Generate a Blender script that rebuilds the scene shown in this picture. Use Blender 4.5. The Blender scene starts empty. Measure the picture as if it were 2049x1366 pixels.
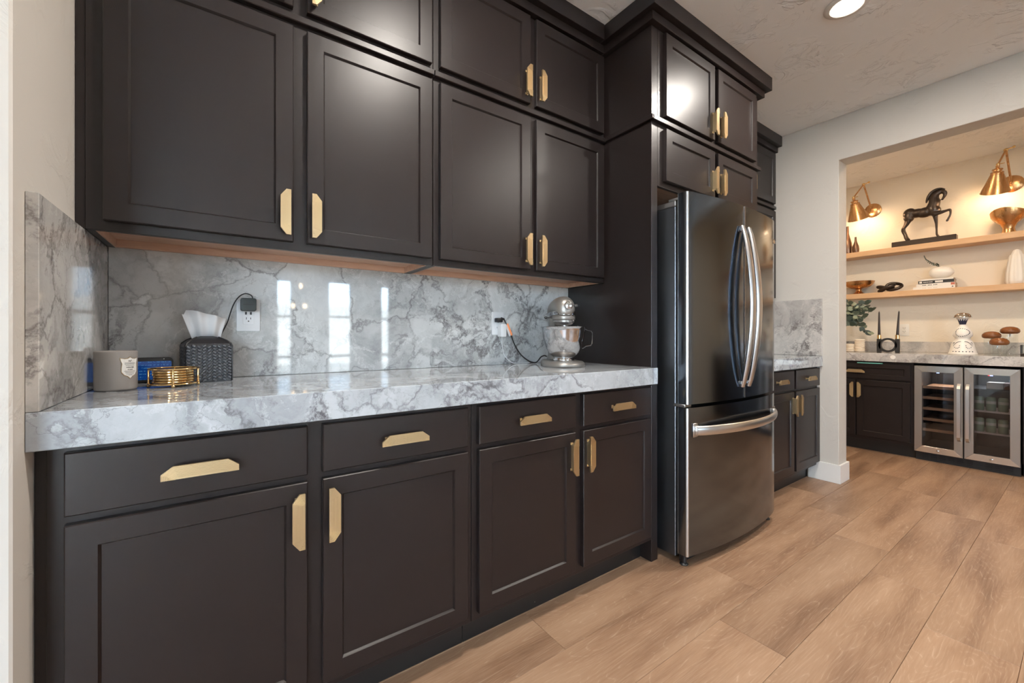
import bpy, bmesh, math, random
from mathutils import Vector, Matrix
random.seed(7)
S = bpy.context.scene
COL = S.collection
PI = math.pi

# ------------------------------------------------------------------ camera
FPX, YAW, HY = 828.354, 0.9558, 672.07
cam = bpy.data.cameras.new('camera')
cam.sensor_width = 36.0
cam.lens = FPX / 2049 * 36
cam.shift_y = -(683 - HY) / 2049
cam.clip_start = 0.02
camo = bpy.data.objects.new('camera', cam)
COL.objects.link(camo)
camo.location = (0.3021, -1.776, 1.0605)
camo.rotation_euler = (PI / 2, 0, YAW - PI / 2)
S.camera = camo

# ------------------------------------------------------------------ view, world, sun, daylight
S.view_settings.view_transform = 'Standard'
S.view_settings.look = 'None'
S.view_settings.exposure = 0.06
S.view_settings.gamma = 1.0
S.view_settings.use_curve_mapping = False
CAN_POWER, SKY_STRENGTH, SUN_STRENGTH, SCONCE_POWER = 24.0, 31.0, 60.0, 6.0
try:
    S.cycles.use_denoising = True
    S.cycles.max_bounces = 8
    S.cycles.diffuse_bounces = 5
    S.cycles.glossy_bounces = 5
    S.cycles.transparent_max_bounces = 12
    S.cycles.sample_clamp_indirect = 6.0
    S.cycles.caustics_reflective = False
    S.cycles.caustics_refractive = False
    S.cycles.blur_glossy = 0.5
except Exception:
    pass
world = bpy.data.worlds.new('world')
S.world = world
world.use_nodes = True
bgn = world.node_tree.nodes['Background']
bgn.inputs[0].default_value = (0.58, 0.78, 1.0, 1)
bgn.inputs[1].default_value = SKY_STRENGTH
sun = bpy.data.lights.new('sun', 'SUN')
sun.energy = SUN_STRENGTH
sun.angle = 0.01
sun.color = (1.0, 0.95, 0.87)
suno = bpy.data.objects.new('sun', sun)
COL.objects.link(suno)
suno.location = (0, 4, 6)
suno.rotation_euler = (math.radians(-42), 0, math.radians(12))   # from behind the house, high

CEIL = 2.639
WINDOWS = [  # x0, x1, z0, z1 in the wall opposite the cabinets
    (-3.75, -1.32, 0.05, 2.30), (0.98, 1.22, 0.50, 1.93), (1.70, 2.09, 0.50, 1.95), (2.54, 2.73, 0.50, 1.93)]  # first opening is a glass door added for daylight
YFAR = -5.3
for i, (x0, x1, z0, z1) in enumerate(WINDOWS):
    L = bpy.data.lights.new('sky_portal', 'AREA')
    L.shape = 'RECTANGLE'
    L.size, L.size_y = x1 - x0, z1 - z0
    L.cycles.is_portal = True
    o = bpy.data.objects.new('sky_portal', L)
    COL.objects.link(o)
    o.location = ((x0 + x1) / 2, YFAR - 0.10, (z0 + z1) / 2)
    o.rotation_euler = (PI / 2, 0, 0)     # -Z of the lamp points to +Y, into the room

# ------------------------------------------------------------------ materials
M = {}


def new_mat(name):
    m = bpy.data.materials.new(name)
    m.use_nodes = True
    nt = m.node_tree
    b = nt.nodes['Principled BSDF']
    M[name] = m
    return m, nt, b


def plain(name, col, rough=0.5, metal=0.0, **kw):
    m, nt, b = new_mat(name)
    b.inputs['Base Color'].default_value = (*col, 1)
    b.inputs['Roughness'].default_value = rough
    b.inputs['Metallic'].default_value = metal
    for k, v in kw.items():
        b.inputs[k.replace('_', ' ')].default_value = v
    return m, nt, b


def N(nt, t, **kw):
    n = nt.nodes.new(t)
    for k, v in kw.items():
        if hasattr(n, k):
            setattr(n, k, v)
        else:
            n.inputs[k.replace('_', ' ')].default_value = v
    return n


def coords(nt, scale=(1, 1, 1), kind='Object', rot=(0, 0, 0)):
    tc = N(nt, 'ShaderNodeTexCoord')
    mp = N(nt, 'ShaderNodeMapping')
    mp.inputs['Scale'].default_value = scale
    mp.inputs['Rotation'].default_value = rot
    nt.links.new(tc.outputs[kind], mp.inputs['Vector'])
    return mp.outputs['Vector']


def noise(nt, vec, scale, detail=4, rough=0.55, dist=0.0):
    n = N(nt, 'ShaderNodeTexNoise')
    n.inputs['Scale'].default_value = scale
    n.inputs['Detail'].default_value = detail
    n.inputs['Roughness'].default_value = rough
    n.inputs['Distortion'].default_value = dist
    nt.links.new(vec, n.inputs['Vector'])
    return n.outputs['Fac']


def ramp(nt, fac, stops, interp='LINEAR'):
    r = N(nt, 'ShaderNodeValToRGB')
    cr = r.color_ramp
    cr.interpolation = interp
    while len(cr.elements) < len(stops):
        cr.elements.new(0.5)
    for e, (p, c) in zip(cr.elements, stops):
        e.position = p
        e.color = (*c, 1) if len(c) == 3 else c
    nt.links.new(fac, r.inputs['Fac'])
    return r.outputs['Color']


def math_(nt, op, a, b=0.5, c=None):
    n = N(nt, 'ShaderNodeMath', operation=op)
    for i, v in enumerate((a, b) if c is None else (a, b, c)):
        if isinstance(v, (int, float)):
            n.inputs[i].default_value = v
        else:
            nt.links.new(v, n.inputs[i])
    return n.outputs[0]


def mix(nt, fac, a, b, mode='MIX'):
    n = N(nt, 'ShaderNodeMix', data_type='RGBA', blend_type=mode)
    for sock, v in ((n.inputs[0], fac), (n.inputs[6], a), (n.inputs[7], b)):
        if isinstance(v, (int, float)):
            sock.default_value = v
        elif isinstance(v, tuple):
            sock.default_value = (*v, 1)
        else:
            nt.links.new(v, sock)
    return n.outputs[2]


def bump(nt, b, height, strength=0.2, dist=0.01):
    n = N(nt, 'ShaderNodeBump')
    n.inputs['Strength'].default_value = strength
    n.inputs['Distance'].default_value = dist
    nt.links.new(height, n.inputs['Height'])
    nt.links.new(n.outputs['Normal'], b.inputs['Normal'])


# painted cabinets
m, nt, b = plain('cabinet_paint', (0.0135, 0.0088, 0.0080), 0.365, Specular_IOR_Level=0.38)
v = coords(nt, (1, 1, 1))
f = noise(nt, v, 900, 2)
bump(nt, b, f, 0.10, 0.0006)
m, nt, b = plain('toe_paint', (0.012, 0.011, 0.0105), 0.35)
v = coords(nt)
vo = N(nt, 'ShaderNodeTexVoronoi', feature='F1')
vo.inputs['Scale'].default_value = 16
nt.links.new(v, vo.inputs['Vector'])
fl = math_(nt, 'LESS_THAN', vo.outputs['Distance'], 0.035)
c = mix(nt, fl, (0.012, 0.011, 0.0105), (0.55, 0.53, 0.5))
nt.links.new(c, b.inputs['Base Color'])


def marble(name, seed, tint=(1, 1, 1)):
    m, nt, b = new_mat(name)
    tc = N(nt, 'ShaderNodeTexCoord')
    mp = N(nt, 'ShaderNodeMapping')
    mp.inputs['Location'].default_value = (seed * 3.1, seed * 1.7, seed * 2.3)
    mp.inputs['Rotation'].default_value = (0.3, 0.5, 0.25)
    nt.links.new(tc.outputs['Object'], mp.inputs['Vector'])
    vec = mp.outputs['Vector']
    # warped coordinates
    nz = N(nt, 'ShaderNodeTexNoise')
    nz.inputs['Scale'].default_value = 2.6
    nz.inputs['Detail'].default_value = 9
    nz.inputs['Roughness'].default_value = 0.62
    nt.links.new(vec, nz.inputs['Vector'])
    sc = N(nt, 'ShaderNodeVectorMath', operation='SCALE')
    sc.inputs['Scale'].default_value = 0.42
    nt.links.new(nz.outputs['Color'], sc.inputs[0])
    ad = N(nt, 'ShaderNodeVectorMath', operation='ADD')
    nt.links.new(vec, ad.inputs[0])
    nt.links.new(sc.outputs[0], ad.inputs[1])
    wv = ad.outputs[0]
    cloud = noise(nt, wv, 2.6, 11, 0.66, 0.5)
    base = ramp(nt, cloud, [(0.28, (0.20, 0.202, 0.21)), (0.40, (0.39, 0.40, 0.405)), (0.50, (0.52, 0.53, 0.535)), (0.66, (0.63, 0.64, 0.645))])
    # stone cells, some a shade darker, with thin outlines
    v1 = N(nt, 'ShaderNodeTexVoronoi', feature='F1')
    v1.inputs['Scale'].default_value = 3.6
    nt.links.new(wv, v1.inputs['Vector'])
    sp_ = N(nt, 'ShaderNodeSeparateColor')
    nt.links.new(v1.outputs['Color'], sp_.inputs[0])
    cell = ramp(nt, sp_.outputs[0], [(0.55, (0, 0, 0)), (0.95, (1, 1, 1))])
    base = mix(nt, math_(nt, 'MULTIPLY', cell, 0.35), base, (0.30, 0.30, 0.31))
    vo = N(nt, 'ShaderNodeTexVoronoi', feature='DISTANCE_TO_EDGE')
    vo.inputs['Scale'].default_value = 3.6
    nt.links.new(wv, vo.inputs['Vector'])
    edge = ramp(nt, vo.outputs['Distance'], [(0.0, (1, 1, 1)), (0.012, (0.5, 0.5, 0.5)), (0.03, (0, 0, 0))])
    msk = ramp(nt, noise(nt, vec, 2.3, 3), [(0.36, (0, 0, 0)), (0.54, (1, 1, 1))])
    ev = mix(nt, 1.0, edge, msk, 'MULTIPLY')
    c1 = mix(nt, math_(nt, 'MULTIPLY', ev, 0.8), base, (0.15, 0.14, 0.145))
    # finer cracks
    vf = N(nt, 'ShaderNodeTexVoronoi', feature='DISTANCE_TO_EDGE')
    vf.inputs['Scale'].default_value = 13.0
    nt.links.new(wv, vf.inputs['Vector'])
    e2 = ramp(nt, vf.outputs['Distance'], [(0.0, (1, 1, 1)), (0.02, (0, 0, 0))])
    msk3 = ramp(nt, noise(nt, vec, 3.1, 4), [(0.44, (0, 0, 0)), (0.58, (1, 1, 1))])
    c1 = mix(nt, math_(nt, 'MULTIPLY', mix(nt, 1.0, e2, msk3, 'MULTIPLY'), 0.6), c1, (0.17, 0.16, 0.165))
    # ridged dark veins that swell into crumbly patches
    n2 = noise(nt, wv, 1.5, 12, 0.66, 0.5)
    rid = math_(nt, 'ABSOLUTE', math_(nt, 'SUBTRACT', n2, 0.5))
    vein = ramp(nt, rid, [(0.0, (1, 1, 1)), (0.008, (0.7, 0.7, 0.7)), (0.03, (0, 0, 0))])
    msk2 = ramp(nt, noise(nt, vec, 1.5, 4), [(0.40, (0, 0, 0)), (0.55, (1, 1, 1))])
    v2 = mix(nt, 1.0, vein, msk2, 'MULTIPLY')
    n3 = noise(nt, wv, 14.0, 8, 0.7, 0.2)
    brk = ramp(nt, n3, [(0.40, (0.25, 0.25, 0.25)), (0.56, (1, 1, 1))])
    v2 = mix(nt, 1.0, v2, brk, 'MULTIPLY')
    c3 = mix(nt, math_(nt, 'MULTIPLY', v2, 0.95), c1, (0.085, 0.075, 0.08))
    # pale streaks
    n4 = noise(nt, wv, 3.1, 7, 0.6, 1.0)
    r4 = math_(nt, 'ABSOLUTE', math_(nt, 'SUBTRACT', n4, 0.47))
    pale = ramp(nt, r4, [(0.0, (1, 1, 1)), (0.014, (0, 0, 0))])
    c4 = mix(nt, math_(nt, 'MULTIPLY', pale, 0.4), c3, (0.72, 0.73, 0.73))
    c5 = mix(nt, 1.0, c4, tint, 'MULTIPLY')
    nt.links.new(c5, b.inputs['Base Color'])
    b.inputs['Roughness'].default_value = 0.035
    b.inputs['IOR'].default_value = 1.62
    return m


marble('marble_splash', 1.0, (1.16, 1.16, 1.14))  # stone lightened in colour to offset shade under the wall cabinets
marble('marble_counter', 2.4, (0.92, 0.97, 1.02))  # bluish stone, with reflected sky blue mixed into the tint
marble('marble_side', 4.2, (1.08, 1.03, 0.97))
marble('marble_bar', 5.3, (1.10, 1.02, 0.94))  # warm lamplight put into the tint, plus the pier slab's brownish veins

# walls and ceiling
for nm, col, st in (('wall_paint', (0.585, 0.55, 0.50), 0.25), ('ceiling_paint', (0.90, 0.91, 0.905), 0.75), ('bar_paint', (0.80, 0.715, 0.59), 0.2)):
    m, nt, b = plain(nm, col, 0.75)
    v = coords(nt, (1, 1, 1), 'Generated' if False else 'Object')
    a = noise(nt, v, 7, 6, 0.6, 1.6)
    r1 = ramp(nt, a, [(0.50, (0, 0, 0)), (0.56, (0.7, 0.7, 0.7)), (0.60, (1, 1, 1)), (0.66, (0.85, 0.85, 0.85))])
    k = noise(nt, v, 3.5, 3)
    r2 = ramp(nt, k, [(0.46, (0, 0, 0)), (0.60, (1, 1, 1))])
    h = mix(nt, 1.0, r1, r2, 'MULTIPLY')
    bump(nt, b, h, st, 0.008)
plain('trim_white', (0.78, 0.77, 0.74), 0.4)
plain('white_plaster', (0.80, 0.79, 0.76), 0.7)


# floor planks
m, nt, b = new_mat('floor_wood')
oi = N(nt, 'ShaderNodeObjectInfo')
tc = N(nt, 'ShaderNodeTexCoord')
off = N(nt, 'ShaderNodeVectorMath', operation='SCALE')
cmb = N(nt, 'ShaderNodeCombineXYZ')
nt.links.new(oi.outputs['Random'], cmb.inputs[0])
nt.links.new(oi.outputs['Random'], cmb.inputs[1])
nt.links.new(cmb.outputs[0], off.inputs[0])
off.inputs['Scale'].default_value = 37.0
add = N(nt, 'ShaderNodeVectorMath', operation='ADD')
nt.links.new(tc.outputs['Object'], add.inputs[0])
nt.links.new(off.outputs[0], add.inputs[1])
mp = N(nt, 'ShaderNodeMapping')
mp.inputs['Scale'].default_value = (1.0, 6.0, 1.0)
nt.links.new(add.outputs[0], mp.inputs['Vector'])
broad = noise(nt, mp.outputs['Vector'], 1.3, 3, 0.5, 0.3)
colb = ramp(nt, broad, [(0.28, (0.165, 0.085, 0.045)), (0.42, (0.25, 0.138, 0.078)), (0.55, (0.33, 0.195, 0.115)), (0.75, (0.40, 0.25, 0.155))])
# cathedral grain: bands through a strongly stretched noise
mp2 = N(nt, 'ShaderNodeMapping')
mp2.inputs['Scale'].default_value = (0.75, 5.0, 1.0)
nt.links.new(add.outputs[0], mp2.inputs['Vector'])
g = noise(nt, mp2.outputs['Vector'], 1.1, 2, 0.5, 0.2)
wv = math_(nt, 'FRACT', math_(nt, 'MULTIPLY', g, 48))
lines = ramp(nt, wv, [(0.0, (0, 0, 0)), (0.42, (0.15, 0.15, 0.15)), (0.5, (1, 1, 1)), (0.58, (0.15, 0.15, 0.15)), (1.0, (0, 0, 0))])
mp3 = N(nt, 'ShaderNodeMapping')
mp3.inputs['Scale'].default_value = (9.0, 150.0, 1.0)
nt.links.new(add.outputs[0], mp3.inputs['Vector'])
fib = noise(nt, mp3.outputs['Vector'], 1.0, 4, 0.65)
fibr = ramp(nt, fib, [(0.40, (0, 0, 0)), (0.62, (1, 1, 1))])
lm = mix(nt, 1.0, lines, fibr, 'MULTIPLY')
c1 = mix(nt, math_(nt, 'MULTIPLY', lm, 0.5), colb, (0.58, 0.43, 0.31))
c2 = mix(nt, math_(nt, 'MULTIPLY', fibr, 0.14), c1, (0.55, 0.38, 0.26))
tone = math_(nt, 'MULTIPLY_ADD', oi.outputs['Random'], 0.26, 0.86)
tcol = N(nt, 'ShaderNodeCombineColor')
for i in range(3):
    nt.links.new(tone, tcol.inputs[i])
c3 = mix(nt, 1.0, c2, tcol.outputs[0], 'MULTIPLY')
nt.links.new(c3, b.inputs['Base Color'])
b.inputs['Roughness'].default_value = 0.42
bump(nt, b, fib, 0.08, 0.002)
plain('joint_dark', (0.10, 0.06, 0.035), 0.8)


def wood(name, lo, hi, scl=(1, 12, 12), rough=0.5):
    m, nt, b = new_mat(name)
    v = coords(nt, scl)
    f = noise(nt, v, 3.0, 5, 0.6, 0.4)
    nt.links.new(ramp(nt, f, [(0.3, lo), (0.7, hi)]), b.inputs['Base Color'])
    b.inputs['Roughness'].default_value = rough
    return m


wood('underside_wood', (0.46, 0.27, 0.18), (0.58, 0.36, 0.25), (2, 14, 14))
wood('shelf_wood', (0.58, 0.35, 0.18), (0.68, 0.43, 0.24), (12, 1.5, 12))
wood('rack_wood', (0.36, 0.19, 0.10), (0.50, 0.29, 0.16), (12, 1.5, 12))


def metal(name, col, rough, brushed=None, strength=0.05):
    m, nt, b = plain(name, col, rough, 1.0)
    if brushed:
        v = coords(nt, brushed)
        f = noise(nt, v, 1.0, 3, 0.6)
        r = N(nt, 'ShaderNodeMapRange')
        nt.links.new(f, r.inputs['Value'])
        r.inputs['To Min'].default_value = rough * 0.75
        r.inputs['To Max'].default_value = rough * 1.3
        nt.links.new(r.outputs[0], b.inputs['Roughness'])
        bump(nt, b, f, strength, 0.001)
    return m


metal('brass', (0.80, 0.60, 0.33), 0.32, (400, 400, 8), 0.03)
metal('brass_pale', (0.62, 0.475, 0.285), 0.42)
metal('brass_polished', (0.82, 0.56, 0.26), 0.12)
metal('copper_brass', (0.62, 0.35, 0.16), 0.27, (30, 30, 3), 0.006)
metal('black_steel', (0.162, 0.190, 0.228), 0.13, (700, 700, 3), 0.012)
metal('steel_side', (0.20, 0.215, 0.24), 0.36, (300, 300, 300), 0.02)
metal('steel_bright', (0.66, 0.655, 0.65), 0.30)
metal('steel_brushed', (0.74, 0.72, 0.69), 0.22, (5, 300, 300), 0.02)
metal('steel_stile', (0.44, 0.41, 0.38), 0.36, (300, 300, 5), 0.02)  # same steel as the rails, darkened in colour for its weaker reflection
metal('chrome', (0.66, 0.66, 0.67), 0.08)
plain('mixer_silver', (0.30, 0.285, 0.265), 0.34, 0.65)
plain('black_plastic', (0.015, 0.015, 0.016), 0.35)
plain('dark_gap', (0.006, 0.006, 0.006), 0.6)
plain('white_plastic', (0.80, 0.81, 0.82), 0.30)
plain('white_plastic_warm', (0.78, 0.74, 0.67), 0.35)
plain('slot_dark', (0.02, 0.02, 0.022), 0.5)
plain('charger_grey', (0.030, 0.038, 0.038), 0.55)
plain('charger_mark', (0.012, 0.014, 0.014), 0.4)
plain('tissue_white', (0.88, 0.89, 0.90), 0.9)
plain('leather_black', (0.012, 0.012, 0.014), 0.4)
plain('leather_weave', (0.055, 0.056, 0.064), 0.32)
plain('candle_grey', (0.30, 0.275, 0.255), 0.55)
plain('candle_wax', (0.75, 0.70, 0.62), 0.5)
plain('label_white', (0.80, 0.78, 0.74), 0.6)
plain('ink', (0.03, 0.03, 0.03), 0.6)
plain('gold_edge', (0.62, 0.45, 0.25), 0.3, 1.0)
plain('orange_tag', (0.85, 0.27, 0.10), 0.5)
plain('tag_white', (0.75, 0.72, 0.72), 0.5)
plain('ceramic_white', (0.84, 0.80, 0.74), 0.28)
plain('ceramic_matte', (0.80, 0.76, 0.70), 0.6)
plain('cream_ribbed', (0.80, 0.69, 0.55), 0.6)
plain('bronze_dark', (0.060, 0.046, 0.038), 0.32, 0.75)
plain('bronze_bottle', (0.20, 0.115, 0.075), 0.28, 0.9)
plain('iron_black', (0.018, 0.018, 0.018), 0.45)
plain('taper_black', (0.028, 0.018, 0.014), 0.4)
plain('navy_paint', (0.02, 0.025, 0.055), 0.3)
plain('amber_ceramic', (0.20, 0.070, 0.022), 0.12)
plain('leaf_dark', (0.040, 0.058, 0.040), 0.5)
plain('leaf_pale', (0.235, 0.27, 0.185), 0.5)
plain('stem_brown', (0.11, 0.075, 0.045), 0.6)
plain('book_white', (0.80, 0.76, 0.70), 0.55)
plain('book_black', (0.025, 0.025, 0.025), 0.45)
plain('paper', (0.62, 0.50, 0.38), 0.8)
plain('book_red', (0.50, 0.13, 0.07), 0.5)
plain('teal_glass', (0.16, 0.42, 0.36), 0.2)
plain('can_green', (0.22, 0.31, 0.20), 0.35)
plain('can_label', (0.55, 0.55, 0.47), 0.45)
plain('carton_cream', (0.55, 0.47, 0.36), 0.6)
plain('carton_brown', (0.30, 0.14, 0.08), 0.6)
plain('cooler_inside', (0.035, 0.033, 0.032), 0.5)
plain('outside_stucco', (0.80, 0.76, 0.70), 0.9)
plain('outside_paving', (0.62, 0.60, 0.57), 0.9)
plain('window_frame', (0.75, 0.74, 0.72), 0.5)


def emit(name, col, strength):
    m, nt, b = plain(name, (0, 0, 0), 0.5)
    b.inputs['Emission Color'].default_value = (*col, 1)
    b.inputs['Emission Strength'].default_value = strength
    return m


emit('lamp_glow', (1.0, 0.88, 0.70), 22.0)
emit('bulb_glow', (1.0, 0.72, 0.42), 25.0)
emit('led_blue', (0.35, 0.45, 1.0), 6.0)
emit('led_red', (1.0, 0.05, 0.05), 3.0)
# phone screen: a lit blue panel with paler rows
m, nt, b = plain('phone_screen', (0.0, 0.0, 0.0), 0.08)
v = coords(nt)
sx = N(nt, 'ShaderNodeSeparateXYZ')
nt.links.new(v, sx.inputs[0])
bands = math_(nt, 'FRACT', math_(nt, 'MULTIPLY', sx.outputs[2], 110))
bm_ = math_(nt, 'GREATER_THAN', bands, 0.62)
nz = math_(nt, 'GREATER_THAN', noise(nt, coords(nt, (220, 1, 60)), 1.0, 2), 0.5)
c = mix(nt, math_(nt, 'MULTIPLY', math_(nt, 'MULTIPLY', bm_, nz), 0.55), (0.004, 0.055, 0.26), (0.10, 0.32, 0.62))
nt.links.new(c, b.inputs['Emission Color'])
b.inputs['Emission Strength'].default_value = 0.55


def thin_glass(name, tint, rough=0.0):
    m = bpy.data.materials.new(name)
    m.use_nodes = True
    nt = m.node_tree
    nt.nodes.remove(nt.nodes['Principled BSDF'])
    out = nt.nodes['Material Output']
    tr = N(nt, 'ShaderNodeBsdfTransparent')
    tr.inputs[0].default_value = (*tint, 1)
    gl = N(nt, 'ShaderNodeBsdfGlossy')
    gl.inputs['Roughness'].default_value = rough
    gl.inputs[0].default_value = (1, 1, 1, 1)
    lw = N(nt, 'ShaderNodeLayerWeight')
    lw.inputs['Blend'].default_value = 0.5
    p5 = math_(nt, 'POWER', lw.outputs['Facing'], 4.0)
    fac = math_(nt, 'MULTIPLY_ADD', p5, 0.75, 0.045)
    mx = N(nt, 'ShaderNodeMixShader')
    nt.links.new(fac, mx.inputs[0])
    nt.links.new(tr.outputs[0], mx.inputs[1])
    nt.links.new(gl.outputs[0], mx.inputs[2])
    nt.links.new(mx.outputs[0], out.inputs['Surface'])
    M[name] = m


thin_glass('clear_glass', (0.93, 0.95, 0.95))
thin_glass('window_glass', (0.97, 0.98, 0.98))
thin_glass('cooler_glass', (0.72, 0.72, 0.74))

# ------------------------------------------------------------------ mesh helpers
WO = {}          # world origin of each object that was built


class MB:
    def __init__(s):
        s.bm = bmesh.new()

    def _new(s, verts, faces):
        vs = [s.bm.verts.new(v) for v in verts]
        fs = []
        for f in faces:
            try:
                fs.append(s.bm.faces.new([vs[i] for i in f]))
            except ValueError:
                pass
        return vs, fs

    def box(s, x0, x1, y0, y1, z0, z1, bev=0.0, seg=1, mat=None):
        x0, x1 = min(x0, x1), max(x0, x1)
        y0, y1 = min(y0, y1), max(y0, y1)
        z0, z1 = min(z0, z1), max(z0, z1)
        vs, fs = s._new([(x0, y0, z0), (x1, y0, z0), (x1, y1, z0), (x0, y1, z0), (x0, y0, z1), (x1, y0, z1), (x1, y1, z1), (x0, y1, z1)],
                        [(0, 3, 2, 1), (4, 5, 6, 7), (0, 1, 5, 4), (1, 2, 6, 5), (2, 3, 7, 6), (3, 0, 4, 7)])
        if mat is not None:
            for v in vs:
                v.co = mat @ v.co
        if bev:
            ed = list({e for f in fs for e in f.edges})
            bmesh.ops.bevel(s.bm, geom=ed, offset=bev, segments=seg, affect='EDGES', profile=0.5)
        return s

    def prism(s, poly, d0, d1, axis='z', bev=0.0, seg=1, mat=None):
        """polygon (list of 2-tuples) extruded along an axis"""
        def P(p, d):
            return {'z': (p[0], p[1], d), 'y': (p[0], d, p[1]), 'x': (d, p[0], p[1])}[axis]
        n = len(poly)
        vs, fs = s._new([P(p, d0) for p in poly] + [P(p, d1) for p in poly],
                        [tuple(range(n))[::-1], tuple(range(n, 2 * n))] + [(i, (i + 1) % n, n + (i + 1) % n, n + i) for i in range(n)])
        bmesh.ops.recalc_face_normals(s.bm, faces=fs)
        if mat is not None:
            for v in vs:
                v.co = mat @ v.co
        if bev:
            ed = list(set(fs[0].edges) | set(fs[1].edges))
            bmesh.ops.bevel(s.bm, geom=ed, offset=bev, segments=seg, affect='EDGES', profile=0.5)
        return s

    def rings(s, rings, closed=False, cap=(True, True)):
        """loft through rings of equal vertex count"""
        n = len(rings[0])
        vv = [[s.bm.verts.new(p) for p in r] for r in rings]
        fs = []
        R = len(rings)
        for i in range(R if closed else R - 1):
            a, b_ = vv[i], vv[(i + 1) % R]
            for j in range(n):
                fs.append(s.bm.faces.new((a[j], a[(j + 1) % n], b_[(j + 1) % n], b_[j])))
        if not closed:
            if cap[0]:
                fs.append(s.bm.faces.new(vv[0][::-1]))
            if cap[1]:
                fs.append(s.bm.faces.new(vv[-1]))
        bmesh.ops.recalc_face_normals(s.bm, faces=fs)
        return s

    def lathe(s, prof, c=(0, 0, 0), seg=32, mat=None, cap=(True, True)):
        """profile [(r, z)] turned round the z axis"""
        c = Vector(c)
        rr = []
        for r, z in prof:
            r = max(r, 1e-4)
            rr.append([c + Vector((r * math.cos(2 * PI * k / seg), r * math.sin(2 * PI * k / seg), z)) for k in range(seg)])
        if mat is not None:
            rr = [[mat @ p for p in r] for r in rr]
        return s.rings(rr, cap=cap)

    def tube(s, pts, r, seg=8, flat=None, up=(0, 0, 1)):
        """sweep along points; r number or list; flat=(a,b) gives an elliptical section"""
        P = [Vector(p) for p in pts]
        rings = []
        up = Vector(up)
        for i, p in enumerate(P):
            t = (P[min(i + 1, len(P) - 1)] - P[max(i - 1, 0)]).normalized()
            a = up.cross(t)
            if a.length < 1e-4:
                a = Vector((1, 0, 0)).cross(t)
            a.normalize()
            b_ = t.cross(a).normalized()
            rad = r[i] if isinstance(r, (list, tuple)) else r
            ra, rb = (rad, rad) if flat is None else (rad * flat[0], rad * flat[1])
            rings.append([p + a * ra * math.cos(2 * PI * k / seg) + b_ * rb * math.sin(2 * PI * k / seg) for k in range(seg)])
        return s.rings(rings)

    def ball(s, c, r, seg=16, rg=10, mat=None):
        rx, ry, rz = (r, r, r) if isinstance(r, (int, float)) else r
        rr = []
        for i in range(rg + 1):
            t = PI * i / rg
            q = max(math.sin(t), 1e-3)
            rr.append([Vector((c[0] + rx * q * math.cos(2 * PI * k / seg), c[1] + ry * q * math.sin(2 * PI * k / seg), c[2] - rz * math.cos(t))) for k in range(seg)])
        if mat is not None:
            rr = [[mat @ p for p in r_] for r_ in rr]
        return s.rings(rr)

    def build(s, name, mat, parent=None, Mx=None, smooth=38, origin=None):
        me = bpy.data.meshes.new(name)
        if Mx is not None:
            bmesh.ops.transform(s.bm, matrix=Mx, verts=s.bm.verts)
        lo = Vector((min(v.co.x for v in s.bm.verts), min(v.co.y for v in s.bm.verts), min(v.co.z for v in s.bm.verts)))
        hi = Vector((max(v.co.x for v in s.bm.verts), max(v.co.y for v in s.bm.verts), max(v.co.z for v in s.bm.verts)))
        org = Vector(origin) if origin is not None else ((lo + hi) / 2 if parent else Vector(((lo.x + hi.x) / 2, (lo.y + hi.y) / 2, lo.z)))
        bmesh.ops.translate(s.bm, verts=s.bm.verts, vec=-org)
        s.bm.to_mesh(me)
        s.bm.free()
        return link(name, me, mat, org, parent, smooth)


def link(name, me, mat, org, parent=None, smooth=38):
    if mat is not None and not me.materials:
        me.materials.append(M[mat])
    if smooth:
        me.polygons.foreach_set('use_smooth', [True] * len(me.polygons))
        me.set_sharp_from_angle(angle=math.radians(smooth))
    o = bpy.data.objects.new(name, me)
    COL.objects.link(o)
    WO[o.name] = Vector(org)
    if parent is not None:
        o.parent = parent
        o.location = Vector(org) - WO[parent.name]
    else:
        o.location = org
    return o


def place(name, me, org, parent=None, rot=None):
    """another object that shares mesh data"""
    o = bpy.data.objects.new(name, me)
    COL.objects.link(o)
    WO[o.name] = Vector(org)
    o.parent = parent
    o.location = Vector(org) - (WO[parent.name] if parent else Vector())
    if rot is not None:
        o.rotation_euler = rot
    return o


def thing(name, loc, label, cat, group=None):
    o = bpy.data.objects.new(name, None)
    o.empty_display_size = 0.05
    COL.objects.link(o)
    o.location = loc
    WO[o.name] = Vector(loc)
    return tag(o, label, cat, group)


def tag(o, label, cat=None, group=None):
    o['label'] = label
    if cat:
        o['category'] = cat
    if group:
        o['group'] = group
    return o


def struct(o, label=None):
    o['kind'] = 'structure'
    if label:
        o['label'] = label
    return o


def text_mesh(body, size, ext=0.0003, align='CENTER'):
    cu = bpy.data.curves.new('lettering', 'FONT')
    cu.body = body
    cu.size = size
    cu.extrude = ext
    cu.align_x = align
    cu.align_y = 'CENTER'
    cu.resolution_u = 2
    t = bpy.data.objects.new('lettering', cu)
    COL.objects.link(t)
    dg = bpy.context.evaluated_depsgraph_get()
    me = bpy.data.meshes.new_from_object(t.evaluated_get(dg))
    bpy.data.objects.remove(t)
    bpy.data.curves.remove(cu)
    me.materials.clear()
    return me


def bez(pts, n=8):
    """smooth path through points (Catmull-Rom)"""
    P = [Vector(p) for p in pts]
    out = []
    for i in range(len(P) - 1):
        p0, p1, p2, p3 = P[max(i - 1, 0)], P[i], P[i + 1], P[min(i + 2, len(P) - 1)]
        for k in range(n):
            t = k / n
            out.append(0.5 * ((2 * p1) + (p2 - p0) * t + (2 * p0 - 5 * p1 + 4 * p2 - p3) * t * t + (3 * p1 - p0 - 3 * p2 + p3) * t ** 3))
    out.append(P[-1])
    return out


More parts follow.
